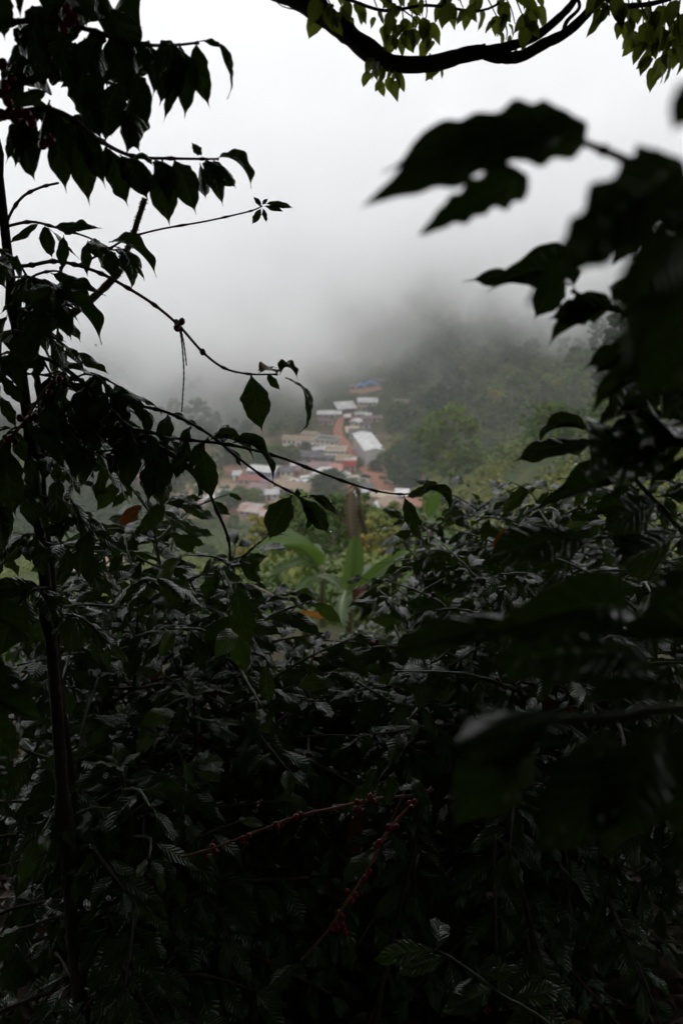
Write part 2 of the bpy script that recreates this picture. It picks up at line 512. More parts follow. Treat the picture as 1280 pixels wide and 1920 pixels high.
# ================================================================== village
M_wall = {
 'cream': mat('cream_plaster', (0.55, 0.50, 0.39), scale=0.6, var=0.25),
 'white': mat('white_plaster', (0.68, 0.66, 0.62), scale=0.6, var=0.25),
 'grey': mat('grey_block_wall', (0.40, 0.39, 0.37), scale=0.6, var=0.25),
 'orange': mat('orange_plaster', (0.48, 0.28, 0.19), scale=0.6, var=0.25),
 'red': mat('red_painted_panel', (0.38, 0.05, 0.045), scale=0.8, var=0.2),
 'brown': mat('brown_adobe', (0.30, 0.20, 0.14), scale=0.6, var=0.3),
 'blue': mat('blue_painted_wall', (0.17, 0.22, 0.32), scale=0.6, var=0.2),
 'pink': mat('pink_plaster', (0.37, 0.27, 0.23), scale=0.6, var=0.2),
 'dark': mat('dark_timber_wall', (0.09, 0.075, 0.065), scale=0.6, var=0.3),
}
M_roof = {
 'white': mat('white_sheet_roof', (0.60, 0.61, 0.62), rough=0.45, scale=0.35, col2=(0.40, 0.38, 0.36)),
 'grey': mat('grey_sheet_roof', (0.42, 0.43, 0.45), rough=0.5, scale=0.4, col2=(0.30, 0.29, 0.29)),
 'rust': mat('rusty_sheet_roof', (0.36, 0.35, 0.35), rough=0.6, scale=0.25, col2=(0.24, 0.13, 0.09)),
 'red': mat('red_sheet_roof', (0.25, 0.085, 0.075), rough=0.6, scale=0.4, var=0.3),
 'salmon': mat('salmon_sheet_roof', (0.38, 0.16, 0.12), rough=0.6, scale=0.4, var=0.25),
 'tan': mat('tan_tile_roof', (0.27, 0.205, 0.145), rough=0.85, scale=0.5, var=0.3),
 'dark': mat('dark_sheet_roof', (0.10, 0.095, 0.105), rough=0.7, scale=0.3, var=0.35),
 'purple': mat('dull_purple_roof', (0.21, 0.14, 0.145), rough=0.7, scale=0.4, var=0.3),
 'slab': mat('concrete_slab_roof', (0.42, 0.36, 0.27), rough=0.9, scale=0.25, col2=(0.30, 0.25, 0.19)),
}
M_hole = mat('dark_window_glass', (0.03, 0.032, 0.035), rough=0.2, scale=2)
M_door = mat('brown_door', (0.12, 0.06, 0.035), rough=0.6, scale=2)
M_frame = mat('pale_frame', (0.5, 0.48, 0.44), rough=0.6, scale=2)
M_post = mat('pale_post', (0.55, 0.45, 0.36), rough=0.7, scale=2)
M_tarp = mat('blue_tarpaulin', (0.06, 0.17, 0.55), rough=0.4, scale=1.5, var=0.25)


def building(name, px, py, w, dp, h, yaw, wall, roof, style, label, group='village houses', over=0.5, pitch=0.28,
             floors=1, nwin=(3, 2), door=True, porch=False, sink=1.2, at=None, cat='house', ridge='x'):
    """base centre of the FRONT edge sits at photo pixel (px,py); local +Y runs away from the viewer"""
    p = at or G(px, py)
    if py < 1050 and py > 700 and p.y > 300:
        s_ = max(.72, min(1.02, p.y/(92.2/math.tan(R(14)+math.atan((py-960)/F)))))
        w, dp, h = w*s_, dp*s_, h*s_
    root = link(name, None, loc=p, label=label, cat=cat, group=group)
    root.rotation_euler = (0, 0, R(yaw))
    x0, x1, y0, y1 = -w/2, w/2, 0.0, dp
    W = M_wall[wall]; RF = M_roof[roof]
    m = MB(); m.box(x0, x1, y0, y1, -sink, h)
    if style == 'gable':
        if ridge == 'x':
            rh = pitch*dp/2
            m.v += []; i = len(m.v)
            m.v += [(x0, y0, h), (x0, y1, h), (x0, dp/2, h+rh), (x1, y0, h), (x1, y1, h), (x1, dp/2, h+rh)]
            m.f += [(i, i+1, i+2), (i+3, i+5, i+4)]
        else:
            rh = pitch*w/2
            i = len(m.v)
            m.v += [(x0, y0, h), (x1, y0, h), (0, y0, h+rh), (x0, y1, h), (x1, y1, h), (0, y1, h+rh)]
            m.f += [(i, i+1, i+2), (i+3, i+5, i+4)]
    m.build('wall', W, root)
    t_ = 0.14; o = over
    def sheet_name(a, b, c, d):
        """one roof slope: slab from eave a-b up to ridge c-d with corrugation battens"""
        q = MB(); a, b, c, d = map(Vector, (a, b, c, d)); n = (b-a).cross(d-a).normalized()*t_
        i = 0
        q.v = [tuple(a), tuple(b), tuple(c), tuple(d), tuple(a+n), tuple(b+n), tuple(c+n), tuple(d+n)]
        q.f = [(0, 3, 2, 1), (4, 5, 6, 7), (0, 1, 5, 4), (1, 2, 6, 5), (2, 3, 7, 6), (3, 0, 4, 7)]
        L_ = (b-a).length; k = max(2, int(L_/1.6))
        for j in range(k+1):
            f = j/k
            e0 = a.lerp(b, f)+n; e1 = d.lerp(c, f)+n; s = (b-a).normalized()*0.08; u = n.normalized()*0.09
            i = len(q.v); q.v += [tuple(e0-s), tuple(e0+s), tuple(e0+u), tuple(e1-s), tuple(e1+s), tuple(e1+u)]
            q.f += [(i, i+2, i+5, i+3), (i+2, i+1, i+4, i+5)]
        return q
    e = h+0.03
    if style == 'gable':
        if ridge == 'x':
            rh = pitch*(dp/2+o); zb = e-pitch*o
            sheet_name((x0-o, y0-o, zb), (x1+o, y0-o, zb), (x1+o, dp/2, zb+rh), (x0-o, dp/2, zb+rh)).build('roof_slope', RF, root)
            sheet_name((x1+o, y1+o, zb), (x0-o, y1+o, zb), (x0-o, dp/2, zb+rh), (x1+o, dp/2, zb+rh)).build('roof_slope', RF, root)
        else:
            rh = pitch*(w/2+o); zb = e-pitch*o
            sheet_name((x0-o, y1+o, zb), (x0-o, y0-o, zb), (0, y0-o, zb+rh), (0, y1+o, zb+rh)).build('roof_slope', RF, root)
            sheet_name((x1+o, y0-o, zb), (x1+o, y1+o, zb), (0, y1+o, zb+rh), (0, y0-o, zb+rh)).build('roof_slope', RF, root)
    elif style == 'shed':
        sheet_name((x0-o, y0-o, e-0.1), (x1+o, y0-o, e-0.1), (x1+o, y1+o, e+pitch*dp), (x0-o, y1+o, e+pitch*dp)).build('roof', RF, root)
        q = MB(); q.prism([(x0+.05, 0), (x1-.05, 0), (x1-.05, pitch*dp-.05), (x0+.05, pitch*dp-.05)], dp-0.3, dp-0.05)
        g = q.build('rear_gable', W, root, loc=(0, 0, h))
    elif style == 'hip':
        rh = pitch*(min(w, dp)/2+o); zb = e-pitch*o; k = max(0.1, (w-dp)/2)
        A = (x0-o, y0-o, zb); B = (x1+o, y0-o, zb); C_ = (x1+o, y1+o, zb); D = (x0-o, y1+o, zb)
        E_ = (-k, dp/2, zb+rh); F_ = (k, dp/2, zb+rh)
        for poly in ((A, B, F_, E_), (C_, D, E_, F_), (B, C_, F_, F_), (D, A, E_, E_)):
            sheet_name(*poly).build('roof_slope', RF, root)
    else:   # flat slab with a low parapet
        q = MB(); q.box(x0-o, x1+o, y0-o, y1+o, h+0.003, h+0.22); q.build('roof', RF, root)
        q = MB()
        q.box(x0-o, x1+o, y0-o, y0-o+.2, h+.225, h+.55); q.box(x0-o, x1+o, y1+o-.2, y1+o, h+.225, h+.55)
        q.box(x0-o, x0-o+.2, y0-o+.2, y1+o-.2, h+.225, h+.55); q.box(x1+o-.2, x1+o, y0-o+.2, y1+o-.2, h+.225, h+.55)
        q.build('parapet', W, root)
    # openings
    wm = MB(); wm.box(-.5, .5, -0.05, 0.04, 0, 1.05); wme = wm.mesh('window', M_hole)
    fm = MB()
    fm.box(-.62, .62, -0.09, 0.02, -.14, -.003); fm.box(-.62, .62, -0.09, 0.02, 1.053, 1.17)
    fm.box(-.62, -.503, -0.09, 0.02, -.003, 1.053); fm.box(.503, .62, -0.09, 0.02, -.003, 1.053); fm.box(-.03, .03, -0.08, -0.055, 0, 1.05)
    fme = fm.mesh('window_frame', M_frame)
    fh = h/floors
    for fl in range(floors):
        for side, (n, L_) in enumerate(((nwin[0], w), (nwin[1], dp), (nwin[1], dp))):
            for k in range(n):
                s = (k+0.5)/n*L_ - L_/2
                if side == 0 and fl == 0 and door and k == n//2:
                    q = MB(); q.box(s-.55, s+.55, -0.07, 0.03, 0, 2.1); q.build('door', M_door, root); continue
                z = fl*fh + fh*0.42
                ob = link('window', wme, root); fr = link('window_frame', fme, ob)
                sc = min(1.35, fh*0.4)
                ob.scale = (1.15, 1, sc)
                if side == 0: ob.location = (s, 0, z)
                elif side == 1: ob.location = (x0, s+dp/2, z); ob.rotation_euler = (0, 0, R(-90))
                else: ob.location = (x1, s+dp/2, z); ob.rotation_euler = (0, 0, R(90))
    if porch:
        n = max(3, int(w/2.6))
        for k in range(n+1):
            q = MB(); s = x0+0.1+(w-0.2)*k/n
            q.box(s-.12, s+.12, -2.1, -1.9, -sink, h-0.35); q.build('post', M_post, root)
        sheet_name((x0-.3, -2.4, h-.45), (x1+.3, -2.4, h-.45), (x1+.3, -0.12, h-.1), (x0-.3, -0.12, h-.1)).build('porch_roof', RF, root)
    return root


B = building
# -- near edge of the village
B('house', 470, 972, 9.5, 8.5, 2.9, -18, 'pink', 'rust', 'gable', 'small pink walled house under a grey roof with a rust red patch, among trees', nwin=(4, 2), porch=False, over=.8)
B('hut', 497, 978, 3.2, 3, 2.2, 12, 'orange', 'rust', 'shed', 'small orange walled hut just below the house with the rust patched roof', nwin=(1, 0), cat='hut')
B('shed', 556, 1003, 6.5, 5, 2.4, 8, 'grey', 'grey', 'gable', 'grey sheet roofed shed half hidden behind the banana leaves', nwin=(2, 1), cat='shed')
B('shed', 488, 1004, 5.0, 4, 2.2, -14, 'grey', 'white', 'shed', 'little white roofed shed below the pink walled house', nwin=(1, 1), cat='shed')
B('house', 388, 962, 9, 7, 2.8, -8, 'brown', 'purple', 'gable', 'long brown house with a dull purple roof at the far left of the village', nwin=(3, 1))
B('house', 371, 952, 6, 5.5, 2.9, 20, 'grey', 'grey', 'gable', 'grey roofed house behind the purple roofed one at the left edge of the village', nwin=(2, 1))
B('shed', 400, 945, 5, 3.6, 2.4, -10, 'white', 'white', 'shed', 'small white roofed lean-to beside the dull purple roofs', nwin=(1, 0), cat='shed')
B('house', 504, 938, 8, 6, 2.7, 6, 'grey', 'grey', 'gable', 'grey roofed house just right of the tree clump below the long arcade', nwin=(3, 1))
B('house', 481, 930, 7.5, 5, 2.5, -16, 'brown', 'purple', 'shed', 'brown shed roofed house left of the long arcaded building', nwin=(2, 1))
B('house', 468, 912, 10, 7, 3.0, -6, 'pink', 'red', 'hip', 'house with a dark red hipped roof at the left of the village', nwin=(4, 1))
B('warehouse', 489, 898, 12.5, 9, 3.6, -14, 'blue', 'white', 'gable', 'broad white roofed store with blue walls behind the red roof', nwin=(3, 1), cat='warehouse', pitch=.18)
B('hut', 444, 901, 3.2, 3, 2.6, 0, 'white', 'grey', 'shed', 'tiny white hut at the upper left of the dark red roof', nwin=(1, 0), cat='hut')
B('arcade', 548, 927, 19, 8, 3.0, -20, 'brown', 'tan', 'gable', 'long tan roofed building with an arcade of posts facing down the valley', nwin=(8, 1), porch=True, cat='building')
B('house', 536, 896, 5.4, 6, 3.2, -12, 'cream', 'dark', 'gable', 'cream house with a dark gable roof and one small window, left of the parked vans', nwin=(2, 1), door=False)
B('house', 552, 893, 5, 6, 3.0, -12, 'brown', 'purple', 'gable', 'brown walled house joined to the cream one with a dark gable', nwin=(2, 1))
B('hut', 566, 886, 3.6, 3.5, 3.2, 8, 'cream', 'dark', 'shed', 'narrow cream hut with a single square window behind the yard', nwin=(1, 1), door=False, cat='hut')
B('hut', 552, 884, 3.4, 2.6, 2.6, -4, 'white', 'white', 'shed', 'small white sheet roofed hut between the two cream ones', nwin=(1, 0), cat='hut')
B('warehouse', 601, 905, 9.5, 10, 3.4, -26, 'cream', 'white', 'gable', 'double white sheet roof with a dark open front beside the round dark tree', nwin=(2, 2), cat='warehouse', pitch=.15, ridge='y')
B('house', 627, 893, 6, 5, 2.8, -10, 'white', 'salmon', 'shed', 'house with a salmon red sheet roof below the orange two storey building', nwin=(2, 1))
B('house', 428, 938, 8, 5.5, 2.6, -6, 'brown', 'grey', 'gable', 'weathered grey roofed house left of the rusty roofed one, behind the tree clump', nwin=(2, 1))
B('house', 521, 921, 7, 5, 2.5, 4, 'brown', 'dark', 'gable', 'low dark roofed house under the left end of the arcaded building', nwin=(2, 1))
B('house', 498, 914, 6, 5, 2.5, -14, 'grey', 'purple', 'gable', 'dull roofed house between the dark red roof and the arcaded building', nwin=(2, 1))
B('house', 586, 884, 6.5, 5, 2.6, 10, 'grey', 'tan', 'gable', 'tan roofed house behind the double white sheet roof', nwin=(2, 1))
B('house', 598, 852, 6, 5, 2.6, 16, 'brown', 'grey', 'gable', 'grey roofed house tucked left of the white three storey block', nwin=(2, 1))
B('house', 540, 856, 7, 5, 2.6, -16, 'grey', 'tan', 'gable', 'misty house among bushes at the lower left of the long white school', nwin=(2, 1))
# -- centre
B('building', 643, 880, 6.2, 6.5, 5.4, -14, 'orange', 'tan', 'gable', 'orange two storey building with pale posts under an upper balcony', nwin=(4, 2), floors=2, porch=True, cat='building')
bt = B('building', 656, 884, 5.0, 5.5, 5.2, -4, 'orange', 'grey', 'flat', 'corner building with a dark red painted upper storey beside the road', nwin=(2, 1), floors=2, cat='building')
q = MB(); q.box(-2.65, 2.65, -0.6, -0.06, 2.6, 5.1); q.build('upper_panel', M_wall['red'], bt)
q = MB(); q.box(2.56, 2.75, -0.5, 5.0, 2.6, 5.1); q.build('side_panel', M_wall['red'], bt)
B('building', 626, 867, 9.8, 7, 5.8, -8, 'white', 'tan', 'flat', 'white three storey block with two rows of small windows above the orange building', nwin=(5, 2), floors=3, cat='building', door=False)
B('building', 609, 843, 11, 7, 5.0, -24, 'cream', 'dark', 'flat', 'pale yellow block under a flat dark roof, at the bend of the dirt road', nwin=(4, 2), floors=2, cat='building', door=False)
wr = B('warehouse', 702, 876, 9.2, 29, 8.4, 11, 'grey', 'white', 'gable', 'tall grey warehouse with a long pale sheet roof along the dirt road', nwin=(0, 0), cat='warehouse', ridge='y', pitch=.22, over=.4, door=False, sink=3)
B('shed', 592, 868, 17, 9, 3.0, -12, 'dark', 'dark', 'gable', 'long dark roofed shed left of the white three storey block', nwin=(4, 1), cat='shed')
B('shed', 610, 886, 14, 4, 2.6, -10, 'brown', 'purple', 'shed', 'low brown market shed row in front of the long dark roof', nwin=(5, 0), porch=True, cat='shed')
B('school', 559, 838, 17, 8, 3.8, -10, 'white', 'tan', 'gable', 'long white walled school with a tan roof fading into the mist', nwin=(7, 1), cat='school')
B('house', 578, 824, 9, 6, 3.0, -22, 'white', 'tan', 'gable', 'misty tan roofed house behind the long white school', nwin=(3, 1))
B('shed', 577, 840, 6, 2.6, 2.4, -28, 'brown', 'white', 'shed', 'narrow white sheet roof in front of the long white school', nwin=(1, 0), cat='shed')
B('house', 566, 861, 8, 5, 2.6, -10, 'brown', 'tan', 'gable', 'low brown house among bushes below the long white school', nwin=(2, 1))
# -- up the road
B('shed', 617, 784, 14, 5, 2.6, 0, 'pink', 'white', 'shed', 'long narrow white roof at the left of the road head', nwin=(4, 0), cat='shed', over=.7, pitch=.14)
B('house', 611, 797, 8, 4, 2.6, -6, 'pink', 'purple', 'gable', 'pink walled house in the mist under the long narrow white roof', nwin=(3, 1))
B('warehouse', 650, 776, 11, 10, 3.6, 14, 'dark', 'white', 'shed', 'broad white roofed warehouse with a dark open front at the road head', nwin=(2, 1), cat='warehouse', over=.8, pitch=.18)
B('warehouse', 689, 762, 12, 6, 3.0, 0, 'grey', 'white', 'shed', 'farthest white roofed warehouse, at the foot of the wooded slope', nwin=(4, 1), cat='warehouse', over=.8, pitch=.2)
B('hut', 678, 770, 5, 4, 2.6, 10, 'cream', 'tan', 'gable', 'small cream hut under the farthest white roofed warehouse', nwin=(2, 1), cat='hut')
B('house', 677, 784, 7.4, 5, 2.6, 4, 'grey', 'grey', 'gable', 'grey roofed house between the road head and the red purple roofs', nwin=(2, 1))
B('house', 669, 793, 7, 5, 2.6, -4, 'pink', 'red', 'gable', 'house with a faded red roof just right of the upper road', nwin=(3, 1))
B('house', 697, 792, 12, 5.5, 2.8, 6, 'pink', 'purple', 'gable', 'long dull purple roof against the slope right of the upper road', nwin=(4, 1))
B('hut', 690, 786, 3.6, 3, 3.0, 12, 'white', 'white', 'gable', 'bright little white hut among the dull purple roofs', nwin=(1, 0), cat='hut')
B('hut', 651, 789, 3.2, 3, 2.4, 0, 'dark', 'white', 'shed', 'tiny white roofed kiosk on the edge of the upper road', nwin=(1, 0), cat='kiosk')
B('house', 664, 799, 5.6, 5, 2.6, -24, 'grey', 'white', 'gable', 'white gabled house above the cream yard', nwin=(2, 1), ridge='y')
B('house', 687, 806, 4.6, 4, 3.0, 6, 'cream', 'dark', 'gable', 'cream cottage with a dark roof at the foot of the slope', nwin=(1, 1))
B('shed', 674, 822, 11, 5, 2.8, 4, 'grey', 'dark', 'shed', 'long dark lean-to between the cream yard and the tall warehouse', nwin=(4, 0), cat='shed')
B('hut', 662, 731, 5, 4, 3, 0, 'pink', 'purple', 'gable', 'pink hut at the left end of the terrace with blue tarpaulins', nwin=(1, 1), cat='hut')
B('hut', 712, 720, 7, 5, 3, 6, 'pink', 'purple', 'gable', 'pink hut at the upper right end of the terrace with blue tarpaulins', nwin=(2, 1), cat='hut')
B('hut', 752, 760, 9, 5, 2.8, -6, 'pink', 'purple', 'gable', 'pale hut alone in the wood right of the farthest warehouse', nwin=(2, 1), cat='hut')
# -- right of the road and below it
B('house', 735, 905, 4.6, 4.5, 2.4, -28, 'white', 'purple', 'gable', 'white walled house with a dark roof under the big trees right of the road', nwin=(2, 1), ridge='y')
B('house', 786, 908, 4.5, 4.5, 2.6, 4, 'pink', 'red', 'gable', 'pink house in the shade of the big trees right of the road', nwin=(2, 1))
B('house', 686, 927, 4.5, 4, 2.2, -10, 'brown', 'dark', 'shed', 'low dark shed roofed house at the road edge below the parked black car', nwin=(2, 1))
B('house', 715, 946, 11, 8, 2.8, -16, 'brown', 'slab', 'flat', 'flat tan concrete roofed house below the road', nwin=(3, 2))
B('house', 721, 968, 8.5, 7, 2.8, -34, 'grey', 'grey', 'gable', 'grey roofed house at the lower end of the village below the tan slab roof', nwin=(2, 1))
B('house', 740, 966, 6, 6, 3.0, 18, 'cream', 'tan', 'gable', 'cream gabled house with one dark window below the road', nwin=(1, 1), ridge='y', door=False)
B('shed', 752, 941, 3.6, 3, 2.2, -8, 'grey', 'white', 'shed', 'bright white shed roof beside the hanging coffee leaf below the road', nwin=(2, 0), cat='shed')
B('shed', 680, 938, 5, 4, 2.2, 10, 'brown', 'grey', 'shed', 'small grey roofed shed on the orange earth below the road', nwin=(1, 0), cat='shed')
# -- left slope, seen between the coffee leaves
B('house', 172, 820, 13, 7, 3, 8, 'brown', 'red', 'gable', 'misty red roofed house high on the left slope', nwin=(3, 1))
B('house', 233, 838, 10, 6, 3, -12, 'brown', 'salmon', 'gable', 'misty orange roofed house on the left slope', nwin=(3, 1))
B('house', 255, 910, 8, 6, 3, 6, 'brown', 'salmon', 'gable', 'orange roofed house in the trees at the left, below the mist', nwin=(3, 1))
B('house', 186, 1104, 5.2, 4.5, 2.5, 24, 'cream', 'tan', 'gable', 'nearest cream walled cottage, seen through a hole in the left coffee bush', nwin=(2, 1))
B('hut', 118, 1084, 2.4, 2.0, 2.1, -10, 'white', 'grey', 'shed', 'small white hut beside the nearest cream cottage', nwin=(1, 0), cat='hut')

# earth yards (flat sheets on the valley floor) and the terrace of the tarpaulins
def yard(pix, m, lift, label, name='yard'):
    c = [G(*q_) for q_ in pix]
    cx = sum((p for p in c), Vector())/len(c)
    V = []; Fc = []; rings = 5; n = 24
    V.append((cx.x, cx.y, H(cx.x, cx.y)+lift))
    loop = []
    for i in range(n):
        f = i/n*len(c); a = c[int(f) % len(c)]; b_ = c[(int(f)+1) % len(c)]
        loop.append(a.lerp(b_, f-int(f)))
    for r_ in range(1, rings+1):
        for i in range(n):
            q_ = cx.lerp(loop[i], r_/rings*(1+(0.06*math.sin(i*2.3) if r_ == rings else 0)))
            V.append((q_.x, q_.y, H(q_.x, q_.y)+lift-(0.5 if r_ == rings else 0)))
    me = bpy.data.meshes.new(name)
    for i in range(n):
        j = (i+1) % n; Fc.append((0, 1+i, 1+j))
        for r_ in range(1, rings):
            a = 1+(r_-1)*n; Fc.append((a+i, a+n+i, a+n+j, a+j))
    me.from_pydata(V, [], Fc); me.materials.append(m)
    return link(name, me, kind='structure', label=label)
M_pave = mat('pale_concrete_yard', (0.42, 0.39, 0.34), rough=0.9, scale=0.3, var=0.25, detail=8)
M_orange_earth = mat('orange_earth', (0.34, 0.18, 0.115), rough=0.95, scale=0.3, col2=(0.30, 0.15, 0.09), detail=8)
yard([(646, 893), (668, 890), (690, 898), (692, 905), (668, 908), (650, 902)], M_pave, .45, 'pale concrete forecourt beside the road')
yard([(650, 908), (690, 908), (722, 930), (700, 940), (668, 930)], M_orange_earth, .4, 'bare orange earth below the forecourt')
yard([(560, 895), (610, 895), (600, 918), (560, 925), (500, 910), (520, 897)], M_yard, .4, 'trodden yard of the parked vans')
yard([(646, 800), (676, 799), (674, 808), (648, 811)], mat('cream_court', (0.52, 0.44, 0.29), scale=.3, var=.2), .5, 'cream walled court above the warehouse')
yard([(655, 733), (672, 729), (712, 724), (716, 730), (680, 737), (660, 738)], M_orange_earth, .6, 'orange earth terrace on the wooded slope')
yard([(300, 905), (450, 905), (440, 935), (330, 940)], M_yard, .35, 'bare earth at the left end of the village')
for px_, py_, w_ in ((676, 731, 6.5), (695, 727, 8.5)):
    p = G(px_, py_)
    rt = link('tarpaulin_shelter', None, loc=p, cat='shelter', label='smaller blue tarpaulin, left on the orange terrace' if w_ < 7 else 'larger blue tarpaulin, right on the orange terrace', group='blue tarpaulins on the terrace')
    q = MB(); k = w_/2
    for s in (-1, 1):
        q.quad((s*k, -1.5, 1.6), (s*k*.0, -1.7, 3.6), (s*k*.0, 3, 3.8), (s*k, 2.7, 1.7))
        q.quad((s*k, -1.5, 1.5), (s*k, 2.7, 1.6), (0, 3, 3.7), (0, -1.7, 3.5))
    q.build('tarpaulin', M_tarp, rt)
    for sx in (-1, 1):
        for yy in (-1.4, 2.6):
            q = MB(); q.box(sx*k*.97-.08, sx*k*.97+.08, yy-.08, yy+.08, -.6, 1.6); q.build('pole', M_post, rt)

# ------------------------------------------------------------------ parked vehicles
def car(px, py, yaw, colr, label, van=False):
    p = G(px, py); p.z += .5
    root = link('van' if van else 'car', None, loc=p, label=label, cat='van' if van else 'car', group='vehicles parked in the village')
    root.rotation_euler = (0, 0, R(yaw))
    pm = mat('paint_'+('white' if colr[0] > .3 else 'black'), colr, rough=0.3, scale=1, var=.05)
    q = MB()
    if van: q.prism([(-2.3, .35), (2.3, .35), (2.3, 1.1), (1.9, 1.9), (-2.25, 1.95), (-2.3, .9)], -.88, .88)
    else: q.prism([(-2.1, .35), (2.1, .35), (2.1, .8), (1.1, .95), (.5, 1.42), (-1.0, 1.45), (-1.6, .95), (-2.1, .9)], -.82, .82)
    q.build('body', pm, root)
    q = MB()
    if van: q.box(-1.9, 1.75, -.9, .9, 1.2, 1.7)
    else: q.prism([(-1.25, .97), (.85, .97), (.42, 1.36), (-.92, 1.38)], -.84, .84)
    q.build('window_band', M_hole, root)
    v, f = tube_arrays([(0, -.1, 0), (0, .1, 0)], .33, 10)
    wm_ = join_mesh('wheel', [(v, f)], M_wall['dark'])
    for sx in (-1.35, 1.35):
        for sy in (-.8, .8):
            link('wheel', wm_, root, loc=(sx, sy, .33))
car(573, 903, 20, (.7, .7, .7), 'white van parked at the back of the brown yard', True)
car(578, 910, 25, (.7, .7, .7), 'white van parked in front of another van in the brown yard', True)
car(551, 906, 15, (.72, .72, .72), 'lone white car left of the vans in the brown yard')
car(648, 893, 10, (.75, .75, .77), 'white car parked below the dark red upper storey')
car(684, 897, 5, (.02, .02, .025), 'black car parked on the pale forecourt beside the road')
# ================================================================== trees, scrub
def leaf_cards(rng, centers, radii, n_each, size, flat=0.6, outward=None):
    """many small bent leaf-sprays (two triangles folded) spread through ellipsoid clumps"""
    C = np.repeat(centers, n_each, 0); Rr = np.repeat(radii, n_each, 0)
    n = len(C)
    d = rng.normal(size=(n, 3)); d /= np.linalg.norm(d, axis=1)[:, None]
    rad = rng.uniform(0.35, 1.0, n)**0.5
    pos = C + d*Rr*rad[:, None]
    nrm = d*0.8 + rng.normal(size=(n, 3))*flat + np.array([0, 0, .5]); nrm /= np.linalg.norm(nrm, axis=1)[:, None]
    a = np.cross(nrm, rng.normal(size=(n, 3))); a /= np.linalg.norm(a, axis=1)[:, None]
    b = np.cross(nrm, a)
    s = size*rng.uniform(0.6, 1.4, n)[:, None]
    v0 = pos - a*s; v1 = pos + b*s*0.6 + nrm*s*0.1; v2 = pos + a*s - nrm*s*0.25; v3 = pos - b*s*0.55 + nrm*s*0.05
    V = np.stack([v0, v1, v2, v3], 1).reshape(-1, 3)
    Fc = np.arange(len(V)).reshape(-1, 4)
    return V, Fc


def crown_mesh(name, seed, h0, h1, rad, n_clump, n_each, size, m, profile='round', clump=0.28):
    rng = np.random.default_rng(seed)
    hh = rng.uniform(0, 1, n_clump); an = rng.uniform(0, 2*math.pi, n_clump)
    if profile == 'round': pr = np.sqrt(np.clip(1-(hh*1.9-0.8)**2/1.25, 0.02, 1))
    elif profile == 'cone': pr = (1-hh)**0.8*0.95+0.08
    elif profile == 'umbrella': hh = hh**0.6; pr = 0.35+0.65*np.sqrt(np.clip(1-(hh-.55)**2*3, 0, 1))
    elif profile == 'tall': pr = 0.45+0.5*np.sin(hh*2.8+.3)
    lob = 1+0.22*np.sin(an*3+seed)+0.15*np.sin(an*5+seed*2.1+hh*6)
    rr = rng.uniform(0.25, 1, n_clump)**0.55*pr*rad*lob
    C = np.stack([rr*np.cos(an), rr*np.sin(an), h0+(h1-h0)*hh], 1)
    s = clump*rad*rng.uniform(.6, 1.25, n_clump)
    Rd = np.stack([s, s, s*0.62], 1)
    V, Fc = leaf_cards(rng, C, Rd, n_each, size)
    me = mesh_np(name, V, Fc, m, smooth=False)
    return me, C


def trunk_mesh(name, seed, h, r, C, m, nb=9, lean=0.05):
    rnd = random.Random(seed)
    top = Vector((rnd.uniform(-1, 1)*lean*h, rnd.uniform(-1, 1)*lean*h, h))
    path = smooth_path([(0, 0, -1.5), (0, 0, 0), Vector((top.x*.3+rnd.uniform(-.2, .2), top.y*.3, h*.4)), top], 4)
    n = len(path); parts = [tube_arrays(path, [r*(1.25-1.05*i/(n-1)) for i in range(n)], 7)]
    idx_ = list(range(len(C))); rnd.shuffle(idx_)
    for k in idx_[:nb]:
        e = Vector(C[k]); z = min(h*.95, max(h*.35, e.z*rnd.uniform(.5, .75)))
        s = path[0].lerp(top, z/h); s.z = z
        mid = s.lerp(e, .5)+Vector((0, 0, -.06*(e-s).length))
        br = smooth_path([s, mid, e], 3); q = len(br)
        parts.append(tube_arrays(br, [r*.42*(1-.8*i/(q-1)) for i in range(q)], 5))
    return join_mesh(name, parts, m)


def tree_proto(seed, h, rad, profile, m, n_clump=60, n_each=40, size=0.45, h0=0.35, r=0.3, clump=.28, nb=9, tm=None):
    cm, C = crown_mesh('crown', seed, h*h0, h, rad, n_clump, n_each, size, m, profile, clump)
    tmh = trunk_mesh('trunk', seed, h*.86, r, C, tm or M_trunk, nb)
    return cm, tmh


def put_tree(name, p, proto, s, yaw, label, group=None, cat='tree', sz=None):
    root = link(name, None, loc=(p[0], p[1], p[2]), label=label, cat=cat, group=group)
    root.rotation_euler = (0, 0, yaw); root.scale = (s, s, sz or s)
    link('trunk', proto[1], root); c = link('crown', proto[0], root)
    return root


big1 = tree_proto(11, 26, 10.5, 'round', M_fol_tree, 230, 62, .42, h0=.2, r=.45, clump=.135, nb=22)
big2 = tree_proto(12, 19, 11, 'round', M_fol_tree, 230, 62, .40, h0=.15, r=.4, clump=.135, nb=20)
bushy = tree_proto(13, 13, 7.5, 'round', M_fol_tree, 150, 58, .36, h0=.15, r=.3, clump=.16)
slim = tree_proto(14, 25, 4.5, 'umbrella', M_fol_mid, 40, 60, .42, h0=.74, r=.6, clump=.26, nb=8)
conif = tree_proto(15, 34, 8.5, 'tall', M_fol_pine, 240, 100, .34, h0=.12, r=.5, clump=.17, nb=20)
darkround = tree_proto(16, 12, 7.5, 'round', M_fol_dark, 90, 70, .35, h0=.12, r=.3, clump=.25)
rnd = random.Random(77)
def GT(px, py): return G(px, py)
put_tree('broad_tree', GT(842, 912), big1, .76, 0.3, 'tallest broad green tree on the slope right of the village, its pale trunk bare below')
put_tree('broad_tree', GT(762, 912), big2, .98, 1.2, 'wide low domed tree right of the dirt road, next to the tallest broad tree')
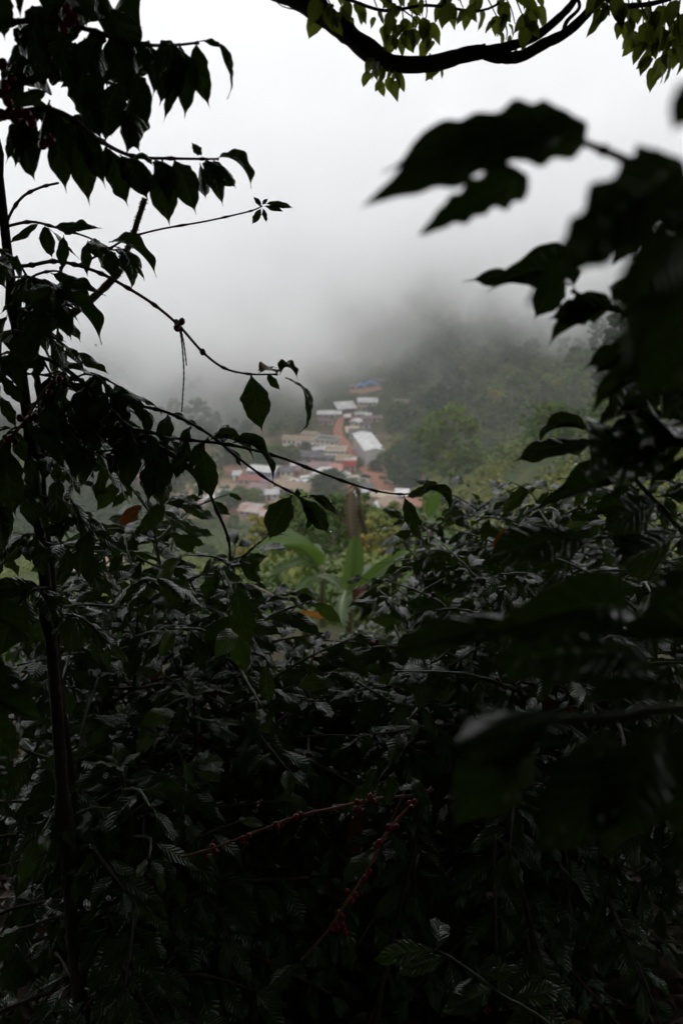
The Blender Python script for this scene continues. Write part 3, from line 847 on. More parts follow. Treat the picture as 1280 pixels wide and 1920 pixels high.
put_tree('broad_tree', GT(1030, 838), bushy, .55, 2.2, 'round bushy tree alone on the brown slope behind the wavy coffee leaf')
put_tree('slim_tree', GT(957, 812), slim, 1.0, .5, 'thin bare trunked tree with a small flat crown in the mist')
put_tree('broad_tree', GT(912, 850), darkround, .8, .5, 'dark round tree between the tallest tree and the slim bare trunk')
for (x, y, s, lab) in ((620, 935, 1.0, 'round dark tree below the double white roof'), (604, 930, .7, 'smaller dark tree left of the round dark one below the white roof')):
    put_tree('round_tree', GT(x, y), darkround, s, x, lab)
for (x, y, d, s, lab) in ((1210, 790, 118, .64, 'tall grey green conifer behind the right coffee leaves, its top in the mist'), (1275, 800, 95, .68, 'tallest conifer at the right edge, behind the coffee leaves'),
                          (1150, 800, 175, .6, 'farther conifer at the left of the two tall ones on the right')):
    p = P(x, y, d); p.z = H(p.x, p.y)
    put_tree('conifer', p, conif, s, x, lab, group='conifers at the right edge')
# clump of trees left of the village
for i, (x, y, s, lab) in enumerate(((425, 958, .62, 'light green tree left of the rusty roofed house'), (450, 945, .55, 'light green tree behind the rusty roofed house'),
      (405, 975, .6, 'leafy tree lowest left of the rusty roofed house'), (478, 945, .5, 'leafy tree right above the rusty roofed house'),
      (495, 880, .8, 'misty tree behind the white roofed blue store'), (470, 872, .8, 'misty tree left behind the white roofed blue store'),
      (520, 872, .7, 'misty tree behind the cream house with the dark gable'), (545, 866, .6, 'small misty tree below the long white school'),
      (573, 850, .4, 'small tree beside the pale yellow block'), (668, 876, .35, 'small bush like tree at the corner of the warehouse front'))):
    put_tree('leafy_tree', GT(x, y), bushy, s, i*1.3, lab)
for i, (x, y, s, lab) in enumerate(((703, 884, .42, 'dark tree against the front of the tall grey warehouse'), (716, 872, .62, 'dark tree right of the tall grey warehouse'),
      (742, 890, .45, 'dark tree between the warehouse and the wide domed tree'), (640, 905, .3, 'small dark tree in front of the corner building'))):
    put_tree('dark_tree', GT(x, y), darkround, s, i*1.7, lab)

# hillside wood: separate trees, many copies of a few kinds
w1 = tree_proto(21, 14, 6.0, 'round', M_fol_dark, 46, 34, .62, h0=.2, r=.28, clump=.3, nb=5)
w2 = tree_proto(22, 11, 5.5, 'round', M_fol_mid, 40, 34, .6, h0=.15, r=.25, clump=.32, nb=5)
w3 = tree_proto(23, 19, 5.0, 'tall', M_fol_dark, 46, 34, .62, h0=.3, r=.28, clump=.28, nb=5)
w4 = tree_proto(24, 9, 5.5, 'umbrella', M_fol_lime, 34, 34, .55, h0=.3, r=.2, clump=.32, nb=5)
bc = np.array([(o.location.x, o.location.y) for o in scene.objects if o.type == 'EMPTY' and o.get('category') in ('house', 'hut', 'shed', 'warehouse', 'building', 'school', 'kiosk', 'shelter')])
roadpts = np.array([tuple(v.co)[:2] for v in bpy.data.objects['dirt_road'].data.vertices])
def clear(x, y, r):
    return np.min(np.hypot(bc[:, 0]-x, bc[:, 1]-y)) > r and np.min(np.hypot(roadpts[:, 0]-x, roadpts[:, 1]-y)) > r*.7
rnd = random.Random(4)
spots = []
def region(n, fx, fy, ok, gap):
    tries = 0; k = 0
    while k < n and tries < n*60:
        tries += 1
        y = rnd.uniform(*fy); x = rnd.uniform(*fx(y))
        if not ok(x, y): continue
        if any((x-a)**2+(y-b_)**2 < gap*gap for a, b_, _ in spots): continue
        k += 1; yield x, y
G1 = ('wooded slope right of the village', 'one of the trees covering the misty slope right of the village')
G2 = ('wooded slope left of the village', 'one of the dim trees in the mist left of the village')
G3 = ('trees on the near spur', 'one of the small trees on the brown spur at the right')
G5 = ('trees at the foot of the near slope', 'one of the leafy green trees between the coffee slope and the village')
G4 = ('trees between the village houses', 'one of the small trees standing between the village houses')
for (x, y) in region(150, lambda y: (27, 0.36*y+15), (385, 620), lambda x, y: clear(x, y, 9), 7):
    spots.append((x, y, G1))
for (x, y) in region(95, lambda y: (-.36*y-10, -.1*y-20), (380, 600), lambda x, y: clear(x, y, 12), 9):
    spots.append((x, y, G2))
for (x, y) in region(75, lambda y: (10+0.0*y, .36*y), (95, 330), lambda x, y: (x > 30+.1*(y-110) or y > 280) and clear(x, y, 8), 8):
    spots.append((x, y, G3))
for (x, y) in region(20, lambda y: (-.16*y, 16), (352, 480), lambda x, y: clear(x, y, 11), 8):
    spots.append((x, y, G4))
for (x, y) in region(48, lambda y: (-.40*y, -.02*y), (240, 345), lambda x, y: clear(x, y, 8), 7):
    spots.append((x, y, G5))
for (x, y, g) in spots:
    if g is G1: pr = rnd.choices([w1, w2, w3, w4], [4, 3, 2, 2])[0]; s = rnd.uniform(.6, 1.15)
    elif g is G2: pr = rnd.choices([w1, w2, w3, w4], [4, 2, 2, 2])[0]; s = rnd.uniform(.6, 1.1)
    elif g is G5: pr = rnd.choices([w1, w2], [1, 2])[0]; s = rnd.uniform(.3, .6)
    elif g is G3: pr = rnd.choices([w2, w4], [2, 2])[0]; s = rnd.uniform(.25, .5)
    else: pr = rnd.choices([w1, w2], [1, 1])[0]; s = rnd.uniform(.35, .6)
    kd = {id(w1): 'rounded dark', id(w2): 'mid green rounded', id(w3): 'tall narrow dark', id(w4): 'low spreading olive'}[id(pr)]
    put_tree('hillside_tree', (x, y, H(x, y)), pr, s, rnd.uniform(0, 6.28), g[1].replace('one of the', 'one of the '+kd).replace(' small', '').replace(' dim', '').replace(' leafy green', ''), group=g[0], sz=s*rnd.uniform(.85, 1.15))


def scatter_mass(name, seed, n, fn, m, size, nleaf, rad, label, hscale=1.0, lift=0.0):
    """stuff: clumps of leaf sprays over the ground, one mesh"""
    rng = np.random.default_rng(seed)
    X, Y, S = fn(rng, n)
    C = np.stack([X, Y, hnp(X, Y)+rad*S*hscale*0.55+lift], 1)
    Rd = np.stack([rad*S, rad*S, rad*S*hscale], 1)
    V, Fc = leaf_cards(rng, C, Rd, nleaf, size)
    me = mesh_np(name, V, Fc, m, smooth=False)
    return link(name, me, kind='stuff', label=label)

def keep(X, Y, r):
    d = np.full(len(X), 1e9)
    for a in bc: d = np.minimum(d, np.hypot(X-a[0], Y-a[1]))
    for a in roadpts[::6]: d = np.minimum(d, np.hypot(X-a[0], Y-a[1])*1.3)
    return d > r
def f_right(rng, n):
    Y = 375+(720-375)*rng.uniform(0, 1, n*3)**0.9; X = rng.uniform(0, 1, n*3)*(0.40*Y+30-24)+24
    k = keep(X, Y, 9); X, Y = X[k][:n], Y[k][:n]; return X, Y, rng.uniform(.6, 1.5, len(X))
def f_left(rng, n):
    Y = rng.uniform(330, 640, n*3); X = -rng.uniform(.12, .42, n*3)*Y-18
    k = keep(X, Y, 12); X, Y = X[k][:n], Y[k][:n]; return X, Y, rng.uniform(.6, 1.5, len(X))
scatter_mass('forest', 1, 5200, f_right, M_fol_dark, .75, 26, 3.2, 'dark undergrowth and distant wood on the slope right of the village', .8)
scatter_mass('forest', 2, 3000, f_left, M_fol_dark, .85, 24, 3.4, 'dim wood in the mist on the left slope', .8)
def f_far(rng, n):
    Y = rng.uniform(560, 800, n); X = rng.uniform(-.4, .42, n)*Y; return X, Y, rng.uniform(.8, 1.6, n)
scatter_mass('forest', 3, 1800, f_far, M_fol_dark, .9, 22, 3.4, 'wood closing the valley head under the cloud', .9)
def f_village(rng, n):
    Y = rng.uniform(342, 540, n*5); X = rng.uniform(-.17, .035, n*5)*Y
    k = keep(X, Y, 8.5) & (np.sin(X*.21)+np.sin(Y*.11+X*.07)+rng.normal(size=len(X))*.4 > .35); X, Y = X[k][:n], Y[k][:n]; return X, Y, rng.uniform(.35, .9, len(X))
scatter_mass('shrubbery', 4, 900, f_village, M_fol_mid, .4, 34, 2.0, 'low green shrubs between the village houses')
def f_spur(rng, n):
    Y = 70+(335-70)*rng.uniform(0, 1, n*3)**.8; X = rng.uniform(-.02, .45, n*3)*Y+2
    k = (np.sin(X*.13)+np.sin(Y*.07+X*.05)+rng.normal(size=len(X))*.6 > -.3) & keep(X, Y, 7); X, Y = X[k][:n], Y[k][:n]; return X, Y, rng.uniform(.25, .9, len(X))
scatter_mass('scrub', 5, 6500, f_spur, M_fol_lime, .25, 26, 1.5, 'olive and rusty scrub on the spur right of the village', .8)
def f_spur2(rng, n):
    Y = 90+(330-90)*rng.uniform(0, 1, n*3)**.8; X = rng.uniform(.0, .42, n*3)*Y+4
    k = (np.sin(X*.19+1)+np.sin(Y*.09-X*.06)+rng.normal(size=len(X))*.5 > .5) & keep(X, Y, 7); X, Y = X[k][:n], Y[k][:n]; return X, Y, rng.uniform(.4, 1.3, len(X))
scatter_mass('shrubbery', 9, 620, f_spur2, M_fol_dark, .34, 60, 2.1, 'dark green shrubs on the spur right of the village', .9)
def f_slope(rng, n):
    Y = 340-(340-24)*rng.uniform(0, 1, n*2)**.6; X = rng.uniform(-.5, .42, n*2)*Y
    k = keep(X, Y, 7) & (hnp(X, Y) < -.38*Y+4); X, Y = X[k][:n], Y[k][:n]; return X, Y, rng.uniform(.4, 1.0, len(X))*(0.6+.5*np.clip(Y/120, 0, 1))
scatter_mass('scrub', 6, 9000, f_slope, M_fol_lime, .17, 30, 1.25, 'yellow green scrub on the slope falling away below the coffee', .9)
def f_foot(rng, n):
    Y = rng.uniform(235, 352, n*2); X = rng.uniform(-.42, .03, n*2)*Y
    k = keep(X, Y, 6); X, Y = X[k][:n], Y[k][:n]; return X, Y, rng.uniform(.4, 1.1, len(X))
scatter_mass('shrubbery', 8, 1500, f_foot, M_fol_mid, .3, 34, 1.7, 'green shrubs at the foot of the slope in front of the village', .9)
def f_slope2(rng, n):
    Y = rng.uniform(14, 70, n); X = rng.uniform(-.55, .5, n)*Y
    return X, Y, rng.uniform(.4, 1.1, n)
scatter_mass('undergrowth', 7, 900, f_slope2, M_fol_mid, .10, 60, .75, 'mixed green undergrowth just beyond the coffee bushes', .9)
# lighter loose trees and shrubs on the slope in the middle distance
loose = tree_proto(31, 5.5, 2.4, 'umbrella', M_fol_lime, 46, 60, .17, h0=.3, r=.07, clump=.24, nb=12)
loose2 = tree_proto(32, 7.0, 2.8, 'round', M_fol_mid, 60, 60, .17, h0=.25, r=.1, clump=.22, nb=12)
for i, (x, y, d, s, pr, lab) in enumerate(((690, 940, 60, .6, loose2, 'bright green bush at the lower edge of the village, right of the dry banana leaf'),
      (560, 985, 60, .7, loose, 'yellow green sapling left of the dry banana leaf'), (640, 975, 48, .75, loose, 'yellow green sapling behind the dry banana leaf'),
      (600, 975, 56, .65, loose2, 'green sapling below the round dark tree'), (505, 985, 52, .7, loose, 'yellow tipped shrub below the rusty roofed house'),
      (735, 985, 44, .6, loose, 'reddish yellow shrub below the grey roofed house'), (450, 1010, 50, .6, loose, 'yellow shrub at the lower left of the rusty roofed house'),
      (560, 1030, 36, .5, loose2, 'dense green shrub behind the slanting banana leaf'), (700, 1010, 40, .5, loose, 'orange tipped shrub right of the dry banana leaf'),
      (620, 1060, 30, .42, loose2, 'low green shrub between the two banana plants'), (820, 985, 46, .6, loose2, 'green shrub above the right coffee bushes'))):
    p = P(x, y, d); p.z = H(p.x, p.y)
    top = P(x, y-28, d).z
    put_tree('shrub', p, pr, s, i, lab, cat='shrub')
# ================================================================== leaves
PROF_U = [0, .05, .11, .22, .36, .50, .63, .76, .86, .93, 1.0]
PROF_W = [.05, .06, .26, .66, .93, 1.0, .92, .68, .36, .13, .0]
def sm(t):
    t = min(1, max(0, t)); return t*t*(3-2*t)
def leaf_arrays(seed, W, droop, fold, wav, nu=15, nv=6, curl=0.0, twist=0.0, prof=None, ragged=0.0, quilt=0.0, nvein=9, lob=0.0):
    """unit-length leaf: base at origin, tip on +Y, arch towards +Z; nv (even) strips across"""
    rnd_ = random.Random(seed)
    pu, pw = prof or (PROF_U, PROF_W)
    f1, f2 = rnd_.uniform(9, 15), rnd_.uniform(9, 15); p1, p2 = rnd_.uniform(0, 6), rnd_.uniform(0, 6)
    V = np.zeros((nu+1, nv+1, 3)); UV = np.zeros((nu+1, nv+1, 2))
    y = z = 0.0; ang0 = droop*0.5
    cx = rnd_.uniform(-.05, .05)
    for i in range(nu+1):
        u = i/nu
        th = ang0 - droop*u**1.1
        if i:
            y += math.cos(th)/nu; z += math.sin(th)/nu
        if prof: w = np.interp(u, pu, pw)*W/2
        else:
            tt = min(1, max(0, (u-.06)/.92)); w = math.sin(math.pi*tt**.88)**.98 if 0 < tt < 1 else 0
            if u > .80: w = w*(1-sm((u-.80)/.14)) + .15*(1-u)/.2*sm((u-.80)/.14)
            w = max(w, .075 if u < .2 else 0)*W/2
        tw = twist*(u-.2)
        w *= 1+lob*math.sin(u*38+p1)*min(1, 3*(1-u))
        for j in range(nv+1):
            v = j/nv*2-1; a = abs(v)
            side = 1 if v > 0 else -1
            ww = w*(1+ (wav*.8*math.sin(u*f1*1.7+p1) if side > 0 else wav*.8*math.sin(u*f2*1.7+p2))*a)
            if ragged and a > .9:
                ww *= 1-ragged*max(0, math.sin(u*23+p1*side))*rnd_.uniform(.4, 1)
            x = v*ww
            dz = fold*a*ww*2 - curl*a*a*ww*2 + wav*W*a*a*math.sin(u*(f1 if side > 0 else f2)+(p1 if side > 0 else p2))*min(1, w/(W*.2))
            if quilt: dz += quilt*W*math.sin((u-a*.10)*nvein*2*math.pi)*math.sin(a*math.pi)**.5
            xx = x*math.cos(tw)-dz*math.sin(tw); zz = x*math.sin(tw)+dz*math.cos(tw)
            V[i, j] = (xx+cx*math.sin(u*math.pi), y-zz*math.sin(th), z+zz*math.cos(th)); UV[i, j] = (u, (v+1)/2)
    # normalise: tip on +Y at distance 1
    tip = V[-1, nv//2].copy(); an = math.atan2(tip[2], tip[1]); Ln = math.hypot(tip[1], tip[2])
    c, s = math.cos(-an), math.sin(-an)
    Y = V[..., 1]*c - V[..., 2]*s; Z = V[..., 1]*s + V[..., 2]*c
    V[..., 1], V[..., 2] = Y, Z
    V /= Ln
    id_ = np.arange((nu+1)*(nv+1)).reshape(nu+1, nv+1)
    Fc = np.stack([id_[:-1, :-1], id_[:-1, 1:], id_[1:, 1:], id_[1:, :-1]], -1).reshape(-1, 4)
    return V.reshape(-1, 3), UV.reshape(-1, 2), Fc


LEAFV = []      # variants (arrays) for coffee
rv = random.Random(9)
for k in range(14):
    LEAFV.append(leaf_arrays(100+k, rv.uniform(.31, .41), rv.uniform(.2, 1.15), rv.uniform(-.05, .35), rv.uniform(.06, .14), nu=15, nv=6,
                             curl=rv.uniform(0, .12), twist=rv.uniform(-.6, .6), ragged=rv.choice([0, 0, 0, .15]), quilt=rv.uniform(.008, .02)))
NLV = len(LEAFV)
def leaf_meshes(m, tag, variants):
    return [mesh_np('leaf', v, f, m, uv=uv) for v, uv, f in variants]
ML = {'c': leaf_meshes(M_coffee, 'c', LEAFV), 'y': leaf_meshes(M_coffee_young, 'y', LEAFV[:6]), 'o': leaf_meshes(M_coffee_old, 'o', LEAFV[:5])}
# finer versions for leaves that show large
HERO = [leaf_arrays(300+k, w, dr, fo, wv, nu=34, nv=12, curl=cu, twist=tw, ragged=rg, quilt=.018, nvein=8, lob=.035) for k, (w, dr, fo, wv, cu, tw, rg) in enumerate([
    (.46, .7, .12, .07, .15, .1, 0), (.34, 1.9, .5, .10, .1, .9, 0), (.42, 1.2, .25, .08, .2, -.5, 0), (.40, .35, .1, .07, .1, .2, .2),
    (.46, 2.2, .3, .09, .3, .4, 0), (.38, 1.0, .6, .12, 0, -.9, .25), (.44, .5, -.1, .09, .5, 0, .12), (.36, .6, .05, .16, .1, .3, .1)])]
HERO.append(leaf_arrays(380, .34, .5, .1, .10, nu=40, nv=12, curl=.05, twist=.25, quilt=.03, nvein=8, lob=.13, prof=([0, .02, .05, .12, .3, .5, .65, .8, .9, 1], [.05, .4, .85, .98, 1, .85, .66, .42, .22, 0])))
ML['h'] = leaf_meshes(M_coffee, 'h', HERO)


def basis(d, up):
    Y = Vector(d).normalized(); Z = Vector(up) - Y*Vector(up).dot(Y)
    if Z.length < 1e-4: Z = Vector((1, 0, 0)) - Y*Y.x
    Z.normalize(); X = Y.cross(Z)
    return X, Y, Z

def leaf_matrix(p, d, up, L_, wf=1.0):
    X, Y, Z = basis(d, up)
    m = Matrix(((X.x*L_*wf, Y.x*L_, Z.x*L_, p[0]), (X.y*L_*wf, Y.y*L_, Z.y*L_, p[1]), (X.z*L_*wf, Y.z*L_, Z.z*L_, p[2]), (0, 0, 0, 1)))
    return m


cm_ = bpy.data.meshes.new('cherry')
import bmesh
def ball(name, m, sx=1, sz=1.15, seg=10, rings=7):
    bm = bmesh.new(); bmesh.ops.create_uvsphere(bm, u_segments=seg, v_segments=rings, radius=1)
    for v in bm.verts: v.co.z *= sz; v.co.x *= sx
    me = bpy.data.meshes.new(name); bm.to_mesh(me); bm.free(); me.materials.append(m)
    me.polygons.foreach_set('use_smooth', [True]*len(me.polygons)); return me
ME_CH = ball('cherry', M_cherry); ME_CHG = ball('cherry', M_cherry_green)
M_water = bpy.data.materials.new('water_drop'); M_water.use_nodes = True
_b = M_water.node_tree.nodes['Principled BSDF']; _b.inputs['Roughness'].default_value = 0.02; _b.inputs['Transmission Weight'].default_value = 1.0; _b.inputs['IOR'].default_value = 1.33
ME_DROP = ball('drop', M_water, sz=1.3)


class Plant:
    """a coffee plant: stem(s) > nothing; branch > leaf, cherry. Leaves beyond 300 go to one stuff part."""
    def __init__(s, name, base, label, group=None, cat='coffee bush', cap=300):
        s.base = Vector(base)
        s.root = link(name, None, loc=s.base, label=label, cat=cat, group=group)
        s.leaves = []      # (world pos, dir, up, L, wf, kind, variant, branch)
        s.cap = cap; s.rnd = random.Random(hash(label) % 1000 if False else sum(map(ord, label)))
        s.nch = 0
    def tube(s, name, pts, r0, r1, m, seg=6, knots=True, step=None):
        pts = [Vector(p)-s.base for p in pts]
        n = len(pts); rad = []
        for i in range(n):
            r = r0+(r1-r0)*i/(n-1)
            if knots and step and i % step == 0: r *= 1.65
            rad.append(r)
        return link(name, join_mesh(name, [tube_arrays(pts, rad, seg)], m), s.root)
    def leaf(s, p, d, up, L_, wf=1.0, kind='c', var=None, branch=None):
        s.leaves.append((Vector(p), Vector(d), Vector(up), L_, wf, kind, s.rnd.randrange(99) if var is None else var, branch))
    def leaf_px(s, b, t, d0, d1, up, wf=1.0, kind='h', var=None, branch=None):
        """leaf from pixel b at depth d0 to pixel t at depth d1"""
        p = P(b[0], b[1], d0); q = P(t[0], t[1], d1)
        s.leaf(p, q-p, up, (q-p).length, wf, kind, var, branch)
    def cherry(s, p, r=.0075, green=False, branch=None):
        s.nch += 1
        if s.nch > 290: return
        o = link('cherry', ME_CHG if green else ME_CH, branch or s.root, loc=Vector(p)-s.base)
        o.scale = (r, r, r*1.05); o.rotation_euler = (s.rnd.uniform(-.6, .6), s.rnd.uniform(-.6, .6), 0)
        return o
    def finish(s):
        C = CAM
        order = sorted(range(len(s.leaves)), key=lambda i: (s.leaves[i][0]-C).length/ s.leaves[i][3])
        keepi = set(order[:s.cap]); rest = order[s.cap:]
        for i in sorted(keepi):
            p, d, up, L_, wf, kind, var, br = s.leaves[i]
            ms = ML[kind]
            o = link('leaf', ms[var % len(ms)], br or s.root)
            o.matrix_basis = leaf_matrix(p-s.base, d, up, L_, wf)
        if rest:
            VV = []; UU = []; FF = []; off = 0
            for i in rest:
                p, d, up, L_, wf, kind, var, br = s.leaves[i]
                v, uv, f = LEAFV[var % NLV]
                M_ = np.array(leaf_matrix(p-s.base, d, up, L_, wf))
                VV.append(v@M_[:3, :3].T+M_[:3, 3]); UU.append(uv); FF.append(f+off); off += len(v)
            me = mesh_np('foliage', np.concatenate(VV), np.concatenate(FF), M_coffee, uv=np.concatenate(UU))
            link('foliage', me, s.root, kind='stuff')


def bush(name, x, y, h, label, spread=.75, group='coffee bushes on the slope', seed=0, tiers=None, z=None, leafL=(.11, .185), cherries=0, lean=(0, 0), bare=0.25, cap=300, cat='coffee bush'):
    base = Vector((x, y, (H(x, y) if z is None else z)-.03))
    pl = Plant(name, base, label, group, cat, cap)
    rn = random.Random(seed+17)
    top = base+Vector((lean[0], lean[1], h))
    st = smooth_path([base-Vector((0, 0, .2)), base+Vector((rn.uniform(-.05, .05), rn.uniform(-.05, .05), h*.35)), top.lerp(base, .35)+Vector((rn.uniform(-.06, .06), rn.uniform(-.06, .06), 0)), top], 6)
    pl.tube('stem', st, .013, .0025, M_bark, 7, True, 3)
    nt_ = tiers or int(h*.85/.066)
    a0 = rn.uniform(0, 6)
    for i in range(nt_):
        f = bare+(1-bare)*(i+.5)/nt_
        p0 = base.lerp(top, f)
        k = min(range(len(st)), key=lambda q: abs(st[q].z-p0.z)); p0 = st[k].copy()
        a0 += math.pi/2+rn.uniform(-.35, .35)
        for sd in (0, math.pi):
            if rn.random() < .06: continue
            an = a0+sd+rn.uniform(-.2, .2)
            prof = math.sin(min(1, (1-f)/.6*1.1+.26)*math.pi*.5)
            bl = spread*prof*rn.uniform(.75, 1.15)
            el = (f-.45)*1.0+rn.uniform(-.1, .15)
            dirv = Vector((math.cos(an)*math.cos(el), math.sin(an)*math.cos(el), math.sin(el)))
            e1 = p0+dirv*bl*.5; e2 = p0+dirv*bl+Vector((0, 0, -.28*bl*bl-.05*bl))+Vector((rn.uniform(-.05, .05), rn.uniform(-.05, .05), 0))
            path = smooth_path([p0, e1, e2], 6)
            br = pl.tube('branch', path, .005, .0022, M_twig if f < .8 else M_twig_green, 5, True, 3)
            npair = max(2, int(bl*.78/.06))
            for j in range(npair+1):
                u = .2+.8*j/npair
                q = path[min(len(path)-1, int(u*(len(path)-1)))]
                tg = (path[min(len(path)-1, int(u*(len(path)-1))+1)]-path[max(0, int(u*(len(path)-1))-1)]).normalized()
                side = tg.cross(Vector((0, 0, 1))).normalized()
                tipn = (j == npair)
                for s_ in (-1, 1):
                    if rn.random() < .1: continue
                    fw = rn.uniform(.35, .8)+(.8 if tipn else 0)
                    d = tg*fw+side*s_*(1 if not tipn else .45)+Vector((0, 0, rn.uniform(-1.5, -.1)-.35*(1-f)))
                    up = Vector((rn.uniform(-.5, .5), rn.uniform(-1.5, .2), 1))+side*s_*.25
                    L_ = rn.uniform(*leafL)*(.65 if tipn and rn.random() < .6 else 1)*(1-.15*f)
                    kd = 'y' if (tipn and f > .7 and rn.random() < .5) or rn.random() < .015 else ('o' if rn.random() < .006 else 'c')
                    pl.leaf(q+side*s_*.004, d, up, L_, 1.0, kd, None, br)
                if cherries and u < .75 and rn.random() < cherries:
                    for c in range(rn.randint(1, 4)):
                        aa = rn.uniform(0, 6.28)
                        pl.cherry(q+Vector((math.cos(aa)*.011, math.sin(aa)*.011, rn.uniform(-.01, .008))), rn.uniform(.006, .0085), rn.random() < .1, br)
    if 'dead leaf near' in label:
        pl.leaf(P(948, 982, y-.45), (-.1, -.2, -1), (0, -1, .2), .17, 1.35, 'o', 1, None)
    # leader tuft
    for k in range(4):
        an = k*math.pi/2+.4
        pl.leaf(top, (math.cos(an), math.sin(an), .45), (0, 0, 1), rn.uniform(.05, .09), 1, 'y', None, None)
    pl.finish()
    return pl


def at(px, d): return (px-640)/F*d*1.03
def top_h(px, row, d):
    """height a plant needs at distance d for its top to reach picture row"""
    x = at(px, d); return P(px, row, d).z-H(x, d), x
BUSH = [
 # px, top row, d, spread, label, cherries
 (270, 950, 3.3, .62, 'glossy coffee bush at the left whose crown rises under the bare arching twig', .1),
 (120, 1020, 3.6, .6, 'coffee bush at the left edge behind the bare upright stems', .1),
 (425, 1045, 3.1, .42, 'coffee bush at the left of the gap, in front of the slanting banana leaf', .1),
 (20, 1230, 4.2, .6, 'coffee bush at the far left edge with light coming through it', 0),
 (235, 1075, 2.75, .55, 'dark coffee bush low at the left in front of the glossy crown', .15),
 (70, 1170, 2.7, .5, 'dark coffee bush low at the left edge by the tall stem', .1),
 (420, 1140, 2.65, .45, 'dark coffee bush below the gap, left of the red stemmed twigs', .25),
 (815, 985, 4.2, .42, 'coffee bush at the right of the gap beside the upright banana leaf', .05),
 (905, 945, 4.6, .6, 'coffee bush standing highest in the middle, catching grey light on its leaves', .05),
 (1030, 945, 4.0, .65, 'coffee bush with one reddish brown dead leaf near its top', .05),
 (1160, 920, 4.4, .75, 'coffee bush at the right behind the arching foreground stem', .05),
 (1280, 900, 3.8, .7, 'coffee bush at the right edge under the conifers', .05),
 (650, 1260, 3.7, .5, 'low coffee bush in the middle below the banana plant', .2),
 (770, 1130, 3.1, .5, 'coffee bush in the middle right under the brighter crowns', .2),
 (930, 1090, 2.9, .6, 'coffee bush at the right under the brighter crowns, partly in deep shade', .15),
 (1110, 1060, 2.8, .6, 'shaded coffee bush at the right behind the blurred leaves', .1),
 (590, 1270, 2.8, .5, 'dark coffee bush low in the middle above the red stemmed twigs', .5),
 (330, 1290, 2.45, .45, 'nearly black coffee bush low at the left of the middle', .4),
 (820, 1250, 2.6, .5, 'nearly black coffee bush low in the middle right', .3),
 (1010, 1180, 2.5, .5, 'nearly black coffee bush low at the right', .2),
 (1250, 1080, 2.6, .6, 'nearly black coffee bush in the lower right corner', .1),
 (45, 1380, 2.2, .5, 'nearly black coffee bush under the tall bare stem at the lower left', .05),
 (160, 1420, 2.1, .35, 'nearly black coffee bush in the lower left corner', .1),
]
for i, (px, row, d, sp, lab, ch) in enumerate(BUSH):
    h, x = top_h(px, row, d)
    h = max(.5, h)
    bush('coffee_bush', x, d, h, lab, spread=sp, seed=i*7, cherries=ch*.35, bare=.12 if h > 1.2 else .08)
# second row, 5.5 to 9 m down the slope
for i, (px, row, d) in enumerate(((80, 1180, 5.6), (330, 1110, 5.8), (560, 1235, 5.6), (800, 1120, 6.2), (930, 985, 6.6), (1080, 960, 6.4), (1250, 960, 6.8), (20, 1120, 8.5), (215, 1135, 8.2), (400, 1150, 8.6), (700, 1215, 8.4), (860, 1060, 9.0), (1010, 1010, 9.2))):
    h, x = top_h(px, row, d)
    bush('coffee_bush', x, d, max(.7, h), ('coffee bush of the second row, %s' % ['at the left edge', 'behind the glossy left crown', 'just under the orange dry banana leaf', 'beside the upright banana leaf',
         'behind the highest middle crown', 'behind the crown with the dead leaf', 'at the right edge', 'farther down at the left edge', 'farther down below the nearest cottage', 'farther down left of the gap',
         'farther down under the banana plant', 'farther down behind the middle crowns', 'farther down below the brown spur'][i]), spread=.55, seed=500+i*3, group='coffee bushes of the second row', cap=220)
print('bush leaves', sum(1 for o in scene.objects if o.name.startswith('leaf')))
# ================================================================== banana plants on the slope
def banana_leaf_arrays(seed, W=.24, droop=.8, fold=.25, tatter=0.0, nu=44, nv=8):
    pu = [0, .10, .14, .25, .5, .75, .9, 1]; pw = [.03, .03, .45, .85, 1.0, .88, .5, .05]
    v, uv, f = leaf_arrays(seed, W, droop, fold, .03, nu=nu, nv=nv, prof=(pu, pw), ragged=tatter)
    if tatter:
        rn = np.random.default_rng(seed)
        vv = v.reshape(nu+1, nv+1, 3)
        for i in range(8, nu+1):
            k = .5+.5*math.sin(i*2.2+seed)
            vv[i, :, 2] -= (np.abs(np.linspace(-1, 1, nv+1))**1.5)*tatter*W*(.6+1.2*k)
            vv[i, 0, 1] += rn.uniform(-.02, .02); vv[i, -1, 1] += rn.uniform(-.02, .02)
        v = vv.reshape(-1, 3)
    return v, uv, f
BV = [banana_leaf_arrays(400, .30, .35, .35), banana_leaf_arrays(401, .26, 1.2, .3), banana_leaf_arrays(402, .25, .8, .15, .3), banana_leaf_arrays(403, .26, 1.6, .3, .2)]
MLB = {'g': leaf_meshes(M_banana, 'g', BV), 'd': leaf_meshes(M_banana_dry, 'd', [banana_leaf_arrays(410, .30, .5, -.15, .35), banana_leaf_arrays(411, .26, .4, -.3, .45), BV[2]]),
       'o': leaf_meshes(M_banana_orange, 'o', [banana_leaf_arrays(412, .14, .1, .05, .12)])}
M_ban_stem = mat('banana_stem', (0.09, 0.12, 0.04), rough=.5, scale=3, col2=(.07, .045, .02))
M_midrib = mat('banana_midrib', (0.30, 0.38, 0.16), rough=.5, scale=3, var=.2)
